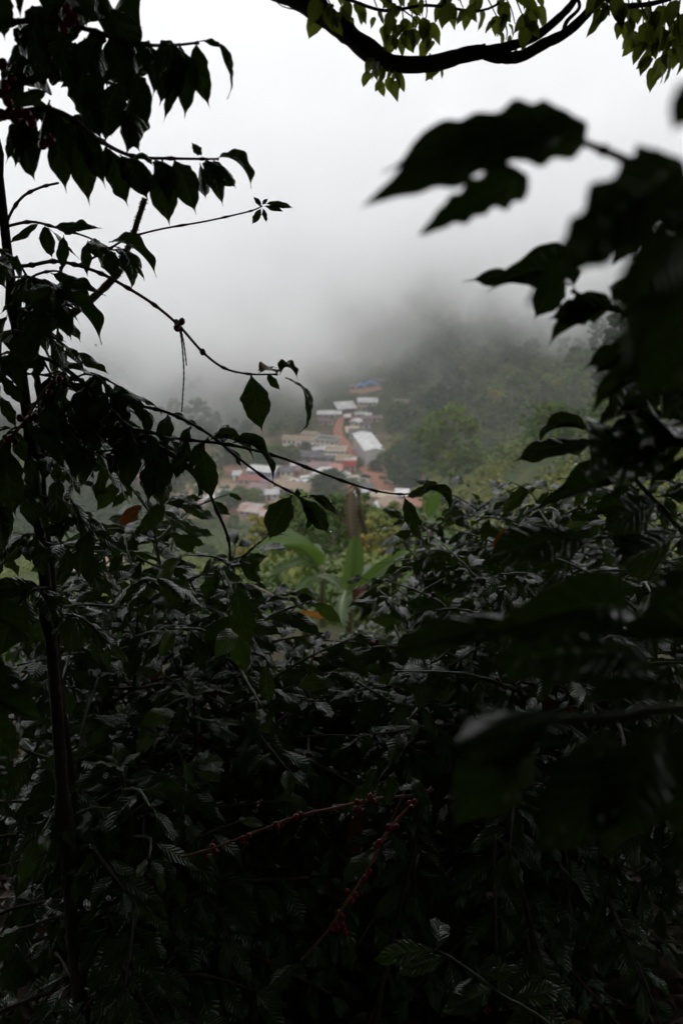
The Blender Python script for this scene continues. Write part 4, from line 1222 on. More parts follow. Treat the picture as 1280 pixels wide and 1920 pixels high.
def banana(base_px, d, h, leaves, label):
    x = at(base_px, d); base = Vector((x, d+.25, H(x, d)-.1))
    h = max(.3, min(h, P(base_px, leaves[0][0][1]+12, d).z-base.z))
    root = link('banana_plant', None, loc=base, label=label, cat='banana plant', group='banana plants on the slope')
    v, f = tube_arrays(smooth_path([(0, 0, -.2), (0, .02, h*.5), (0.03, 0, h)], 5), [.075-.03*i/10 for i in range(11)], 10)
    link('stem', join_mesh('stem', [(v, f)], M_ban_stem), root)
    for (b, t_, d0, d1, up, wf, kind, var) in leaves:
        p = P(b[0], b[1], d0); q = P(t_[0], t_[1], d1)
        ms = MLB[kind]; vs = BV[var % len(BV)] if kind == 'g' else None
        o = link('leaf', ms[var % len(ms)], root); o.matrix_basis = leaf_matrix(p-base, q-p, up, (q-p).length, wf)
        # midrib: a tapering rod along the centre line
        if vs is not None:
            nu, nv = 44, 8; c = vs[0].reshape(nu+1, nv+1, 3)[:, nv//2].copy(); c[:, 2] -= .004
            va, fa = tube_arrays([tuple(r) for r in c[::4]], [.011-.009*i/11 for i in range(12)], 6)
            link('midrib', join_mesh('midrib', [(va, fa)], M_midrib), o)
        m0 = base+Vector((0.02, 0, h*.95)); ctrl = [m0, m0.lerp(p, .6)+Vector((0, 0, .15)), p]
        pts = [q_-base for q_ in smooth_path(ctrl, 4)]
        va, fa = tube_arrays(pts, [.035-.012*i/(len(pts)-1) for i in range(len(pts))], 6)
        link('leaf_stalk', join_mesh('leaf_stalk', [(va, fa)], M_ban_stem if kind == 'g' else M_banana_dry), root)
banana(655, 12, 1.7, [
    ((648, 1118), (664, 1004), 11.8, 12.0, (.15, -1, .1), 1.1, 'g', 0),
    ((662, 1110), (765, 1035), 12, 12.3, (-.3, -1, .6), .8, 'g', 1),
    ((664, 1120), (735, 1165), 12, 11.2, (0, -.8, 1), .8, 'g', 3),
    ((655, 1105), (640, 1170), 12, 11.0, (-.4, -1, .8), .9, 'g', 2),
    ((648, 1112), (590, 1085), 12, 12.4, (0, -.6, 1), .7, 'g', 3),
    ((662, 1112), (700, 1060), 12, 12.8, (-.5, -1, .4), .7, 'g', 0),
    ((650, 1115), (612, 1170), 12, 11.6, (-.4, -.9, .5), .6, 'g', 2)],
    'banana plant with one broad leaf standing upright in the gap between the coffee bushes')
banana(600, 14.5, 1.9, [
    ((600, 1075), (515, 978), 14.5, 14.2, (.5, -1, .6), .9, 'g', 2),
    ((598, 1078), (468, 1040), 14.5, 13.0, (.0, -.6, 1), .55, 'g', 1),
    ((596, 1085), (505, 1082), 14.5, 13.4, (.0, -.7, 1), .5, 'g', 3),
    ((604, 1080), (585, 1020), 14.5, 15.4, (.3, -1, .2), .5, 'g', 0),
    ((600, 1095), (548, 1128), 14.5, 13.6, (0, -.7, .8), .7, 'g', 3)],
    'banana plant with a long leaf slanting up to the left below the village')
banana(672, 19, 3.0, [
    ((658, 914), (662, 1018), 19, 18.2, (-.2, -1, .1), 1.15, 'd', 2),
    ((660, 925), (655, 1000), 19, 18.6, (-.5, -1, .1), .9, 'g', 2),
    ((668, 925), (690, 1000), 19, 18.4, (.5, -1, .1), .5, 'd', 1)],
    'banana plant with a brown tattered dry leaf hanging straight down in front of the village')
banana(790, 16, 2.0, [
    ((800, 975), (835, 915), 16, 15.8, (-.5, -1, .4), .9, 'g', 0),
    ((795, 985), (860, 1060), 16, 14.6, (0, -.8, .7), .9, 'g', 3),
    ((790, 985), (745, 960), 16, 15.6, (0, -.5, 1), .6, 'g', 3)],
    'banana plant whose pale leaves show behind the coffee bush right of the gap')
banana(565, 11, .9, [
    ((545, 1150), (615, 1158), 11, 10.9, (0, -1, .15), 1.2, 'o', 0),
    ((560, 1160), (520, 1120), 11, 10.7, (0, -.7, 1), .7, 'g', 3),
    ((562, 1165), (600, 1195), 11, 10.4, (0, -.7, 1), .7, 'g', 1)],
    'low banana plant with an orange dead leaf below the gap')

# ================================================================== hero coffee plant at the left
tall = Plant('coffee_tree', (at(150, 1.95), 1.95, H(at(150, 1.95), 1.95)), 'tall bare stemmed coffee tree at the left edge with long arching twigs', None, 'coffee tree', cap=300)
def pxpath(pts, n=6): return smooth_path([P(*p) for p in pts], n)
B0 = tall.base
stem = [B0-Vector((0, 0, .15))]+pxpath([(150, 1900, 1.95), (125, 1600, 1.97), (105, 1300, 2.0), (82, 1060, 2.0), (60, 850, 2.0), (35, 650, 2.02), (12, 450, 2.05), (-10, 250, 2.05), (-30, 60, 2.05), (-40, -90, 2.0)], 5)
tall.tube('stem', stem, .017, .006, M_bark, 8, True, 7)
stem2 = pxpath([(160, 1900, 2.05), (140, 1500, 2.1), (115, 1300, 2.1), (100, 1080, 2.12), (85, 960, 2.12), (80, 830, 2.12), (70, 700, 2.1)], 6)
tall.tube('stem', stem2, .008, .005, M_bark, 7, True, 5)
def br(pts, r0=.004, r1=.0018, m=M_twig, step=4, n=6): return tall.tube('branch', pxpath(pts, n), r0, r1, m, 6, True, step)
def lf(b, t_, d0, d1=None, up=(0, -1, .4), wf=1.0, kind='h', var=0, branch=None, pl=None):
    if pl is None and kind == 'h':
        jr = random.Random(int(b[0]*7+b[1]*13)); wf *= .84*jr.uniform(.8, 1.2); up = (up[0]+jr.uniform(-.25, .25), up[1], up[2]+jr.uniform(-.15, .25)); var = var if var in (1, 3, 4) or jr.random() < .6 else jr.choice([0, 2, 5, 6, 7]); t_ = (t_[0]+(t_[0]-b[0])*.08, t_[1]+(t_[1]-b[1])*.08)
    (pl or tall).leaf_px(b, t_, d0, d1 if d1 is not None else d0, up, wf, kind, var, branch)
def auto_leaves(pl, pts, pairs, L_, bb, rs, d_off=0, droop=(.3, 1.2), u0=.1, young=0, toward=0.5):
    """paired drooping leaves along a pixel path"""
    path = pxpath(pts, 8); rn = random.Random(rs); n = len(path)
    for j in range(pairs):
        u = u0+(1-u0)*j/max(1, pairs-1); i = min(n-2, int(u*(n-1)))
        q = path[i]; tg = (path[i+1]-path[max(0, i-1)]).normalized()
        side = tg.cross(Vector((0, 0, 1))).normalized()
        for s_ in (-1, 1):
            if rn.random() < .12: continue
            d = tg*rn.uniform(.2, .9)+side*s_*rn.uniform(.5, 1)+Vector((0, 0, -rn.uniform(*droop)))
            up = Vector((rn.uniform(-.4, .4), -toward*rn.random(), 1))
            pl.leaf(q, d, up, L_*rn.uniform(.75, 1.2), 1, 'y' if rn.random() < young else ('h' if L_ > .1 else 'c'), rn.randrange(99), bb)

# long twig with two cherries and crumpled end leaves
p = [(28, 500, 2.05), (60, 497, 2.02), (100, 490, 1.98), (140, 496, 1.95), (190, 513, 1.92), (240, 540, 1.9), (290, 572, 1.88), (335, 610, 1.85), (380, 660, 1.82), (420, 690, 1.8), (465, 701, 1.78), (520, 702, 1.76)]
b1 = br(p, .0042, .0017, step=6)
tall.cherry(P(341, 603, 1.85), .0062, branch=b1); tall.cherry(P(332, 615, 1.84), .0064, branch=b1); tall.cherry(P(380, 660, 1.81), .0056, branch=b1); tall.cherry(P(331, 604, 1.87), .0055, branch=b1)
lf((470, 700), (490, 802), 1.78, 1.76, (.3, -1, .1), 1.25, 'h', 5, b1); lf((500, 700), (524, 730), 1.765, 1.75, (0, -1, .2), 1.3, 'h', 0, b1)
lf((535, 708), (560, 803), 1.76, 1.74, (1, -.35, .4), .75, 'h', 4, b1); lf((520, 702), (482, 697), 1.77, 1.7, (0, -.4, 1), 1.1, 'o', 1, b1)
lf((525, 703), (556, 712), 1.76, 1.7, (0, -.3, 1), .9, 'h', 1, b1); lf((485, 700), (520, 690), 1.77, 1.8, (0, -.3, 1), .9, 'o', 3, b1)
for pp in ([(337, 615, 1.85), (342, 650, 1.85), (345, 700, 1.85), (343, 740, 1.85), (341, 772, 1.85)], [(338, 612, 1.85), (345, 645, 1.86), (350, 685, 1.86)]):
    tall.tube('hanging_thread', pxpath(pp, 8), .0012, .0009, M_bark, 4, True, 2)
# thin twig with the little tuft
p = [(150, 497, 2.3), (200, 470, 2.3), (240, 447, 2.3), (300, 430, 2.28), (380, 416, 2.25), (440, 403, 2.22), (475, 394, 2.2), (492, 386, 2.2)]
b2 = br(p, .0028, .0015, step=7)
for (b_, t_, w) in (((490, 388), (474, 368), 1), ((492, 384), (503, 372), 1.2), ((490, 390), (472, 422), 1.1), ((493, 390), (500, 418), 1.0), ((495, 386), (532, 397), .9), ((497, 382), (551, 390), .7), ((488, 386), (478, 372), 1)):
    lf(b_, t_, 2.2, 2.19, (.1, -1, .5), w, 'y', int(t_[0]) % 6, b2)
# arch down the left centre
p = [(40, 700, 2.0), (75, 672, 1.98), (120, 690, 1.95), (175, 735, 1.92), (240, 800, 1.9), (320, 850, 1.87), (375, 893, 1.86), (408, 960, 1.86), (428, 1010, 1.87), (432, 1050, 1.88)]
b3 = br(p, .0048, .0026, step=6, m=M_twig)
auto_leaves(tall, [q for q in p[:6]], 7, .095, b3, 31, droop=(.2, .9))
lf((381, 836), (398, 932), 1.86, 1.84, (.1, -1, .1), 1.15, 'h', 0, b3)
# long arch with hanging end leaves over the village
p = [(55, 860, 2.0), (110, 845, 1.97), (180, 812, 1.93), (250, 806, 1.9), (340, 823, 1.85), (430, 834, 1.8), (520, 856, 1.76), (600, 886, 1.73), (680, 914, 1.7), (740, 926, 1.68), (790, 925, 1.67)]
b4 = br(p, .0042, .0016, step=5)
auto_leaves(tall, [q for q in p[1:5]], 6, .09, b4, 33, droop=(.3, 1.2))
lf((756, 928), (788, 1012), 1.68, 1.66, (-.1, -1, .1), 1.15, 'h', 0, b4); lf((775, 925), (836, 958), 1.67, 1.7, (-.2, -.3, 1), .7, 'h', 1, b4)
lf((352, 822), (330, 895), 1.85, 1.83, (0, -1, .1), 1, 'h', 5, b4); lf((390, 828), (470, 858), 1.83, 1.8, (0, -.5, 1), .8, 'h', 1, b4)
lf((430, 834), (506, 903), 1.8, 1.72, (.3, -.3, 1), .55, 'h', 1, b4); lf((420, 834), (415, 800), 1.8, 1.9, (0, -.6, 1), .9, 'h', 3, b4)
lf((340, 822), (300, 832), 1.85, 1.8, (0, -.5, 1), .9, 'h', 3, b4)
# middle arch to the group of four hanging leaves
p = [(215, 745, 1.98), (260, 760, 1.95), (310, 772, 1.92), (360, 795, 1.88), (400, 820, 1.84), (440, 853, 1.8), (500, 898, 1.76), (550, 925, 1.74), (562, 932, 1.73)]
b5 = br(p, .0036, .0018, step=5)
lf((548, 928), (508, 1008), 1.74, 1.72, (-.2, -1, .1), 1.15, 'h', 0, b5); lf((556, 930), (572, 990), 1.73, 1.74, (.8, -.7, .1), .85, 'h', 5, b5)
lf((563, 932), (612, 996), 1.73, 1.72, (.2, -1, .2), .9, 'h', 6, b5); lf((566, 932), (634, 975), 1.72, 1.7, (-.3, -.6, .8), .6, 'h', 4, b5); lf((560, 930), (557, 915), 1.73, 1.7, (0, -1, .3), .9, 'y', 2, b5)
auto_leaves(tall, [q for q in p[:5]], 5, .085, b5, 35, droop=(.2, 1.0))
# upper left twigs
p = [(12, 470, 2.05), (15, 415, 2.03), (40, 372, 2.0), (75, 352, 1.97), (110, 343, 1.95)]
b6 = br(p, .0034, .0022, step=5)
p = [(10, 425, 2.04), (60, 416, 2.0), (110, 428, 1.97), (165, 445, 1.95), (215, 470, 1.93)]
b7 = br(p, .0032, .0016, step=5)
auto_leaves(tall, p[1:], 4, .095, b7, 37, droop=(.1, 1.0), u0=.2)
for (b_, t_, u_, v_) in (((75, 418), (20, 456), (0, -.9, .5), 7), ((100, 425), (185, 428), (0, -.6, .9), 3), ((120, 440), (118, 505), (.4, -1, .1), 0), ((165, 450), (165, 515), (0, -1, .2), 2), ((185, 450), (205, 512), (.2, -1, .2), 6), ((205, 455), (287, 515), (.2, -.6, .8), 1), ((215, 462), (240, 540), (.7, -.6, .3), 4)):
    lf(b_, t_, 1.96, 1.93, u_, 1, 'h', v_, b7)
p = [(20, 560, 2.05), (60, 520, 2.0), (100, 508, 1.97), (125, 515, 1.95)]
b8 = br(p, .003, .0018, step=5)
for (b_, t_, u_, v_) in (((95, 512), (192, 552), (0, -.5, .9), 3), ((60, 545), (140, 580), (0, -.7, .8), 7), ((70, 560), (182, 640), (.2, -.5, .9), 1), ((100, 560), (132, 635), (.3, -.8, .4), 2), ((50, 560), (0, 590), (0, -.8, .8), 5), ((80, 570), (60, 650), (0, -1, .3), 4), ((40, 590), (88, 640), (0, -1, .5), 2), ((15, 590), (5, 670), (0, -1, .2), 5)):
    lf(b_, t_, 1.97, 1.92, u_, 1, 'h', v_, b8)
# straight hanging twigs and side shoots
for k, pp in enumerate(([(115, 500, 2.05), (110, 600, 2.06), (104, 690, 2.06), (98, 760, 2.06)], [(30, 480, 2.1), (62, 540, 2.1), (85, 590, 2.1)], [(55, 640, 2.0), (95, 700, 1.96), (120, 760, 1.95)],
        [(60, 760, 2.02), (120, 720, 2.0), (170, 700, 1.98), (215, 720, 1.96), (260, 745, 1.95)], [(60, 820, 2.05), (110, 800, 2.0), (140, 780, 2.0), (175, 765, 1.98)], [(120, 860, 2.0), (175, 850, 1.95), (225, 840, 1.93), (245, 832, 1.9)])):
    bb = br(pp, .0026, .0016, step=4)
    auto_leaves(tall, pp, 4, .085, bb, 50+k, droop=(.2, 1.3), u0=.3)
p = [(0, 835, 1.9), (25, 815, 1.9), (50, 785, 1.9), (75, 745, 1.9), (100, 715, 1.9), (125, 700, 1.9)]
b9 = br(p, .0034, .0024, m=M_twig_red, step=6)
for (x, y) in ((20, 822), (38, 784), (66, 781), (56, 786), (94, 737), (112, 712), (15, 828), (28, 826)):
    tall.cherry(P(x, y, 1.885), .0072, branch=b9)
tall.cherry(P(10, 820, 1.89), .006, True, b9)
# short leafy side shoots all along the stems
rs_ = random.Random(99)
for k, (x, y, dx, dy) in enumerate(((20, 520, 90, 30), (15, 470, -60, 20), (30, 620, 110, 40), (35, 660, -60, 40), (45, 700, 130, 60), (50, 760, 100, 70), (50, 800, -60, 50), (60, 850, 90, 60), (65, 900, -70, 50), (75, 930, 100, 70),
        (85, 960, 110, 30), (75, 1000, -70, 50), (90, 1020, 110, 60), (160, 700, 60, 70), (210, 780, 50, 60), (150, 830, 60, 70), (250, 820, 60, 50), (95, 1100, -80, 60), (100, 1150, 110, 60), (40, 580, 80, -10))):
    pts_ = [(x, y, 2.0), (x+dx*.5, y+dy*.3-8, 2.0-.06), (x+dx, y+dy, 1.9+rs_.uniform(-.1, .15))]
    bb = br(pts_, .0026, .0014, step=4)
    auto_leaves(tall, pts_, 5, rs_.uniform(.075, .11), bb, 200+k, droop=(.1, 1.6), u0=.2, young=.04)
# big dark leaves hanging along the stem
for (b_, t_, u_, v_, w) in (((15, 835), (30, 960), (0, -1, .1), 0, 1.1), ((85, 755), (100, 830), (.2, -1, .3), 2, 1.1), ((110, 885), (108, 992), (0, -1, .1), 0, .95), ((0, 700), (50, 760), (0, -.7, .8), 3, 1),
        ((60, 790), (115, 880), (.3, -.8, .4), 4, .8), ((5, 640), (48, 690), (0, -.8, .6), 1, 1), ((0, 740), (30, 800), (0, -1, .3), 7, 1), ((60, 850), (60, 920), (.1, -1, .2), 2, 1), ((130, 930), (165, 1010), (.2, -1, .2), 6, 1),
        ((445, 1095), (470, 1205), (0, -1, .2), 0, 1.05), ((405, 1065), (385, 1130), (0, -1, .4), 6, 1.1), ((500, 1240), (505, 1320), (0, -1, .3), 0, 1.0), ((345, 1420), (365, 1480), (0, -1, .3), 6, 1), ((275, 1085), (235, 1120), (0, -.8, .6), 2, 1), ((290, 1080), (345, 1130), (0, -.8, .6), 6, 1)):
    lf(b_, t_, 1.9, 1.86, u_, w, 'h', v_)
# the heavy leafy boughs at the top left
p = [(-60, 60, 1.6), (20, 42, 1.6), (100, 40, 1.6), (180, 60, 1.6), (250, 82, 1.62), (320, 85, 1.65), (372, 80, 1.68)]
c1_ = br(p, .005, .002, step=6)
for (b_, t_, u_, v_, w) in (((368, 78), (392, 195), (0, -1, 0), 0, .95), ((372, 78), (422, 178), (.9, -.5, .2), 4, .55), ((335, 80), (345, 215), (.3, -1, .1), 2, .8), ((318, 75), (300, 190), (.4, -1, .1), 4, .9),
        ((330, 85), (308, 220), (.5, -.8, .1), 5, .7), ((280, 75), (262, 130), (0, -1, .4), 2, 1.2), ((250, 70), (215, 160), (0, -1, .3), 0, 1.0), ((270, 85), (325, 130), (.3, -.8, .7), 3, .9),
        ((235, 60), (240, 150), (.1, -1, .3), 6, 1), ((200, 55), (150, 145), (0, -1, .3), 0, 1), ((170, 50), (175, 160), (.1, -1, .2), 6, 1.0), ((130, 45), (100, 120), (0, -1, .3), 2, 1.2), ((100, 40), (85, 70), (0, -1, .3), 5, 1),
        ((190, 15), (262, 50), (0, -.7, .8), 3, 1.1), ((140, -10), (120, 60), (0, -1, .3), 6, 1.1), ((60, 10), (80, 70), (0, -1, .2), 2, 1.1), ((10, -20), (10, 70), (0, -1, .1), 0, 1.2), ((60, -40), (40, 30), (0, -1, .2), 0, 1.2),
        ((180, -30), (200, 40), (.2, -1, .2), 2, 1.1), ((110, -30), (165, 20), (0, -1, .3), 6, 1.1), ((30, 50), (40, 90), (0, -1, .2), 5, 1)):
    lf(b_, t_, 1.62, 1.58, u_, w, 'h', v_, c1_)
p = [(-60, 190, 1.55), (0, 175, 1.55), (60, 150, 1.55), (120, 140, 1.55), (190, 150, 1.56), (250, 175, 1.6)]
c2_ = br(p, .005, .0025, step=6)
for (b_, t_, u_, v_, w) in (((60, 75), (85, 165), (0, -1, .1), 0, 1.1), ((35, 80), (25, 130), (0, -1, .1), 5, 1.1), ((115, 90), (145, 170), (.2, -1, .2), 2, 1.2), ((150, 150), (190, 260), (.1, -1, .1), 0, 1.0), ((225, 150), (200, 262), (0, -1, .1), 6, 1.1),
        ((250, 130), (278, 235), (.2, -1, .1), 2, .95), ((255, 150), (238, 285), (0, -1, 0), 5, .9), ((230, 200), (262, 282), (.1, -1, .1), 0, .9), ((190, 130), (160, 215), (0, -1, .1), 2, 1.2), ((210, 70), (245, 160), (.1, -1, .2), 0, 1.1),
        ((275, 90), (285, 175), (.5, -1, .1), 4, 1.0), ((160, 70), (150, 160), (0, -1, .2), 0, 1.1), ((90, 170), (30, 200), (0, -.9, .5), 3, 1)):
    lf(b_, t_, 1.56, 1.53, u_, w, 'h', v_, c2_)
for (x, y) in ((15, 190), (18, 212), (35, 210), (50, 215), (5, 215), (28, 222), (60, 228), (10, 160), (22, 150), (5, 120), (95, 262), (82, 270), (125, 18), (132, 30), (128, 40), (140, 35), (120, 52)):
    tall.cherry(P(x, y, 1.53), .0072, branch=c2_)
p = [(-60, 250, 1.6), (20, 215, 1.6), (90, 205, 1.6), (140, 225, 1.62), (190, 265, 1.66), (250, 293, 1.7), (320, 297, 1.72), (380, 298, 1.74), (410, 298, 1.75)]
c3_ = br(p, .005, .0018, step=6)
for (b_, t_, u_, v_, w) in (((75, 200), (50, 315), (0, -1, .1), 5, 1.1), ((60, 205), (15, 300), (0, -1, .2), 6, .9), ((50, 210), (65, 330), (.2, -1, .1), 4, .9), ((115, 210), (125, 352), (0, -1, .1), 0, 1.0), ((155, 215), (168, 375), (0, -1, .1), 0, .95),
        ((140, 215), (195, 345), (.2, -1, .1), 2, .9), ((205, 275), (238, 380), (.1, -1, .1), 0, 1.1), ((225, 290), (275, 372), (.2, -1, .1), 2, 1), ((255, 295), (275, 368), (0, -1, .2), 6, 1), ((290, 300), (315, 378), (.3, -1, .2), 4, 1),
        ((305, 297), (318, 415), (0, -1, 0), 0, .95), ((325, 297), (365, 395), (.2, -1, .2), 5, 1), ((375, 305), (385, 370), (0, -1, .1), 6, .9), ((385, 300), (415, 380), (.3, -1, .2), 4, .7), ((400, 300), (440, 350), (0, -1, .4), 2, 1),
        ((405, 298), (466, 350), (0, -.5, 1), 1, 1.1), ((378, 292), (360, 268), (0, -1, .1), 6, 1.2), ((400, 298), (422, 345), (0, -1, .1), 0, 1.1), ((200, 270), (200, 330), (0, -1, .1), 2, 1.2), ((250, 290), (285, 310), (0, -.5, 1), 3, 1)):
    lf(b_, t_, 1.68, 1.65, u_, w, 'h', v_, c3_)
rn = random.Random(8)
for k in range(26):   # fill of the dense mass
    x = rn.uniform(0, 270); y = rn.uniform(-40, 210)
    lf((x, y), (x+rn.uniform(-40, 40), y+rn.uniform(70, 120)), rn.uniform(1.65, 1.9), rn.uniform(1.65, 1.9), (rn.uniform(-.5, .5), -1, rn.uniform(0, .5)), 1, 'h', rn.randrange(8), c2_)
tall.finish()

# mossy limb behind
limb = link('fallen_limb', None, loc=P(-260, 700, 3.6), label='mossy brown limb slanting up behind the tall coffee stem at the left', cat='branch')
pts = [q-limb.location for q in pxpath([(-260, 700, 3.6), (-90, 660, 3.6), (0, 632, 3.6), (80, 612, 3.6), (140, 585, 3.6), (190, 545, 3.6), (222, 510, 3.6), (228, 490, 3.6), (245, 455, 3.6), (258, 415, 3.6), (272, 372, 3.6)], 5)]
rn = random.Random(3)
rr = [(.019-.010*i/(len(pts)-1))*(1+rn.uniform(-.12, .14)) for i in range(len(pts))]
link('limb', join_mesh('limb', [tube_arrays(pts, rr, 9)], M_bark_moss), limb)
mo = MB()
for k in range(420):
    i = rn.randrange(int(len(pts)*.55), len(pts)-1); a = pts[i].lerp(pts[i+1], rn.random()); n = Vector((rn.gauss(0, 1), rn.gauss(0, 1), rn.gauss(0, 1))).normalized()
    s = Vector((rn.gauss(0, 1), rn.gauss(0, 1), rn.gauss(0, 1))).normalized()*.004; c = a+n*rr[i]*.9
    mo.tri(c-s, c+s, c+n*rn.uniform(.004, .012))
mo.build('moss', mat('moss', (0.12, .15, .05), scale=50), limb, kind='stuff')

# ================================================================== near coffee branches at the right (out of focus)
near = Plant('coffee_tree', (.60, .62, H(.60, .62)), 'nearest coffee tree at the right, its big out of focus leaves crossing the sky', None, 'coffee tree', cap=300)
near.tube('stem', smooth_path([near.base-Vector((0, 0, .1)), near.base+Vector((.02, 0, .8)), near.base+Vector((-.03, .03, 1.7)), near.base+Vector((0, 0, 2.4))], 6), .02, .006, M_bark, 8, True, 4)
def nb(pts, r0=.004, r1=.002, m=M_twig): return near.tube('branch', pxpath(pts, 6), r0, r1, m, 6, True, 5)
n1 = nb([(1480, 420, 0.55), (1330, 360, 0.55), (1230, 325, 0.55), (1150, 290, 0.55), (1095, 268, 0.55)], .0035, .002)
for (b_, t_, d0, d1, u_, v_, w) in (
        ((1100, 232), (678, 388), 0.55, 0.53, (.15, -.8, .55), 8, .78), ((1100, 240), (715, 325), 0.55, 0.56, (0, -.6, .8), 3, .95),
        ((990, 330), (783, 443), 0.55, 0.55, (.2, -1, .4), 8, .95), ((1280, 300), (985, 575), 0.46, 0.43, (.3, -.9, .5), 8, .95), ((1275, 380), (1060, 480), 0.44, 0.46, (0, -1, .3), 3, 1.3),
        ((1300, 420), (1150, 600), 0.38, 0.38, (.3, -1, .2), 0, 1.2), ((1320, 330), (1200, 420), 0.38, 0.38, (0, -1, .5), 2, 1.2), ((1310, 520), (1160, 690), 0.38, 0.38, (.2, -1, .3), 6, 1.3),
        ((1330, 140), (1255, 250), 0.38, 0.38, (0, -1, 0), 0, 1.3), ((1320, 600), (1190, 760), 0.40, 0.40, (0, -1, .2), 0, 1.2)):
    lf(b_, t_, d0, d1, u_, w, 'h', v_, n1, near)
n2 = nb([(1500, 700, .95), (1350, 640, .95), (1230, 600, .95), (1140, 578, .95), (1070, 545, .95)], .0035, .002)
for (b_, t_, d0, d1, u_, v_, w) in (
        ((1070, 535), (868, 528), .95, .95, (0, -.35, 1), 3, .7), ((1075, 545), (910, 550), .95, .9, (0, -.6, .8), 1, .6), ((1060, 510), (1000, 600), .95, .95, (0, -1, .1), 0, 1.2), ((1145, 580), (1025, 600), .95, .92, (0, -.9, .5), 3, 1.0),
        ((1175, 600), (1026, 652), .95, .93, (0, -.3, 1), 1, .65), ((1260, 630), (1088, 695), .95, .92, (0, -.4, 1), 3, .75), ((1290, 670), (1122, 710), .95, .93, (0, -.5, 1), 3, .8), ((1310, 700), (1105, 782), .95, .92, (0, -.25, 1), 1, .62),
        ((1330, 640), (1200, 680), .9, .9, (0, -.8, .5), 2, 1.1), ((1330, 730), (1230, 790), .95, .92, (0, -.8, .5), 0, 1.1), ((1340, 560), (1180, 610), .9, .85, (0, -.8, .5), 6, 1.1), ((1300, 740), (1180, 700), .95, 1.0, (0, -.7, .6), 2, 1)):
    lf(b_, t_, d0, d1, u_, w, 'h', v_, n2, near)
rr2 = random.Random(17)
for k in range(34):
    y = rr2.uniform(370, 860); x = rr2.uniform(1195, 1330)
    lf((x, y), (x-rr2.uniform(60, 130), y+rr2.uniform(0, 75)), rr2.uniform(.85, 1.1), rr2.uniform(.82, 1.05), (rr2.uniform(-.3, .3), -rr2.uniform(.3, .9), 1), rr2.uniform(.6, 1.0), 'h', rr2.choice([1, 3, 5, 7, 8, 0]), n2, near)
n3 = nb([(1560, 1300, 1.1), (1400, 1130, 1.15), (1290, 1010, 1.2), (1200, 910, 1.25), (1150, 855, 1.28), (1112, 820, 1.3)], .005, .0024, M_twig_green)
for (b_, t_, d0, d1, u_, v_, w) in (
        ((1125, 830), (958, 868), 1.3, 1.25, (0, -.35, 1), 3, .75), ((1118, 820), (1010, 835), 1.3, 1.35, (0, -.3, 1), 1, .6), ((1112, 818), (1180, 850), 1.3, 1.33, (0, -.4, 1), 3, .5), ((1185, 905), (985, 965), 1.25, 1.15, (.3, -.6, .8), 5, .55),
        ((1200, 915), (1100, 965), 1.25, 1.2, (0, -.9, .4), 2, .9), ((1230, 945), (1120, 1000), 1.22, 1.15, (0, -.9, .4), 0, 1), ((1270, 990), (1150, 1060), 1.2, 1.1, (0, -.9, .4), 6, 1.1), ((1210, 900), (1280, 870), 1.25, 1.3, (0, -.5, .9), 3, .8), ((1240, 930), (1330, 930), 1.22, 1.2, (0, -.6, .8), 0, .8)):
    lf(b_, t_, d0, d1, u_, w, 'h', v_, n3, near)
# dark out of focus leaves low at the right
n4 = nb([(1500, 1400, 0.52), (1300, 1330, 0.52), (1150, 1345, 0.52), (1000, 1350, 0.52), (900, 1330, 0.53)], .0035, .002, M_twig_green)
for (b_, t_, d0, d1, u_, v_, w) in (
        ((1120, 1160), (690, 1240), 0.68, 0.64, (0, -.3, 1), 3, .45), ((1180, 1150), (900, 1190), 0.64, 0.60, (0, -.7, .8), 1, .8), ((1200, 1230), (890, 1260), 0.60, 0.56, (0, -.6, .8), 3, .8), ((1110, 1010), (900, 1060), 1.1, 1.0, (0, -.5, .9), 3, .9), ((1240, 1250), (1010, 1230), 0.60, 0.60, (0, -.5, 1), 7, .9),
        ((1060, 1330), (830, 1400), 0.52, 0.48, (0, -.7, .8), 6, .9), ((1010, 1350), (840, 1560), 0.52, 0.48, (-.2, -1, .3), 0, 1.1), ((1150, 1350), (990, 1600), 0.50, 0.46, (0, -1, .3), 2, 1.1), ((1250, 1340), (1120, 1620), 0.48, 0.46, (0, -1, .3), 0, 1.0), ((1330, 1330), (1270, 1600), 0.48, 0.48, (.2, -1, .3), 6, 1.1),
        ((1290, 1300), (1100, 1300), 0.52, 0.52, (0, -.5, 1), 3, .9), ((1350, 1200), (1150, 1200), 0.56, 0.56, (0, -.5, 1), 1, .9), ((1330, 1080), (1190, 1160), 0.72, 0.68, (0, -.8, .7), 2, 1)):
    lf(b_, t_, d0, d1, u_, w, 'h', v_, n4, near)
n5 = nb([(1180, 2100, 1.2), (1040, 1930, 1.3), (940, 1865, 1.35), (860, 1805, 1.4), (815, 1780, 1.42)], .003, .0018, M_twig_green)
for (b_, t_, d0, d1, u_, v_, w) in (((820, 1782), (825, 1730), 1.4, 1.5, (0, -.7, .7), 2, .9), ((818, 1782), (690, 1805), 1.4, 1.35, (0, -.6, .8), 3, .8), ((835, 1795), (735, 1830), 1.4, 1.35, (0, -.6, .8), 0, .7), ((890, 1830), (840, 1880), 1.38, 1.35, (0, -.6, .8), 6, .9),
        ((925, 1850), (820, 1900), 1.36, 1.32, (0, -.6, .8), 2, .9), ((900, 1830), (980, 1810), 1.38, 1.4, (0, -.6, .8), 3, .8), ((960, 1870), (1060, 1850), 1.36, 1.4, (0, -.6, .8), 0, .8), ((550, 1805), (498, 1860), 1.7, 1.65, (0, -.6, .8), 6, 1.2)):
    lf(b_, t_, d0, d1, u_, w, 'h', v_, n5, near)
near.finish()

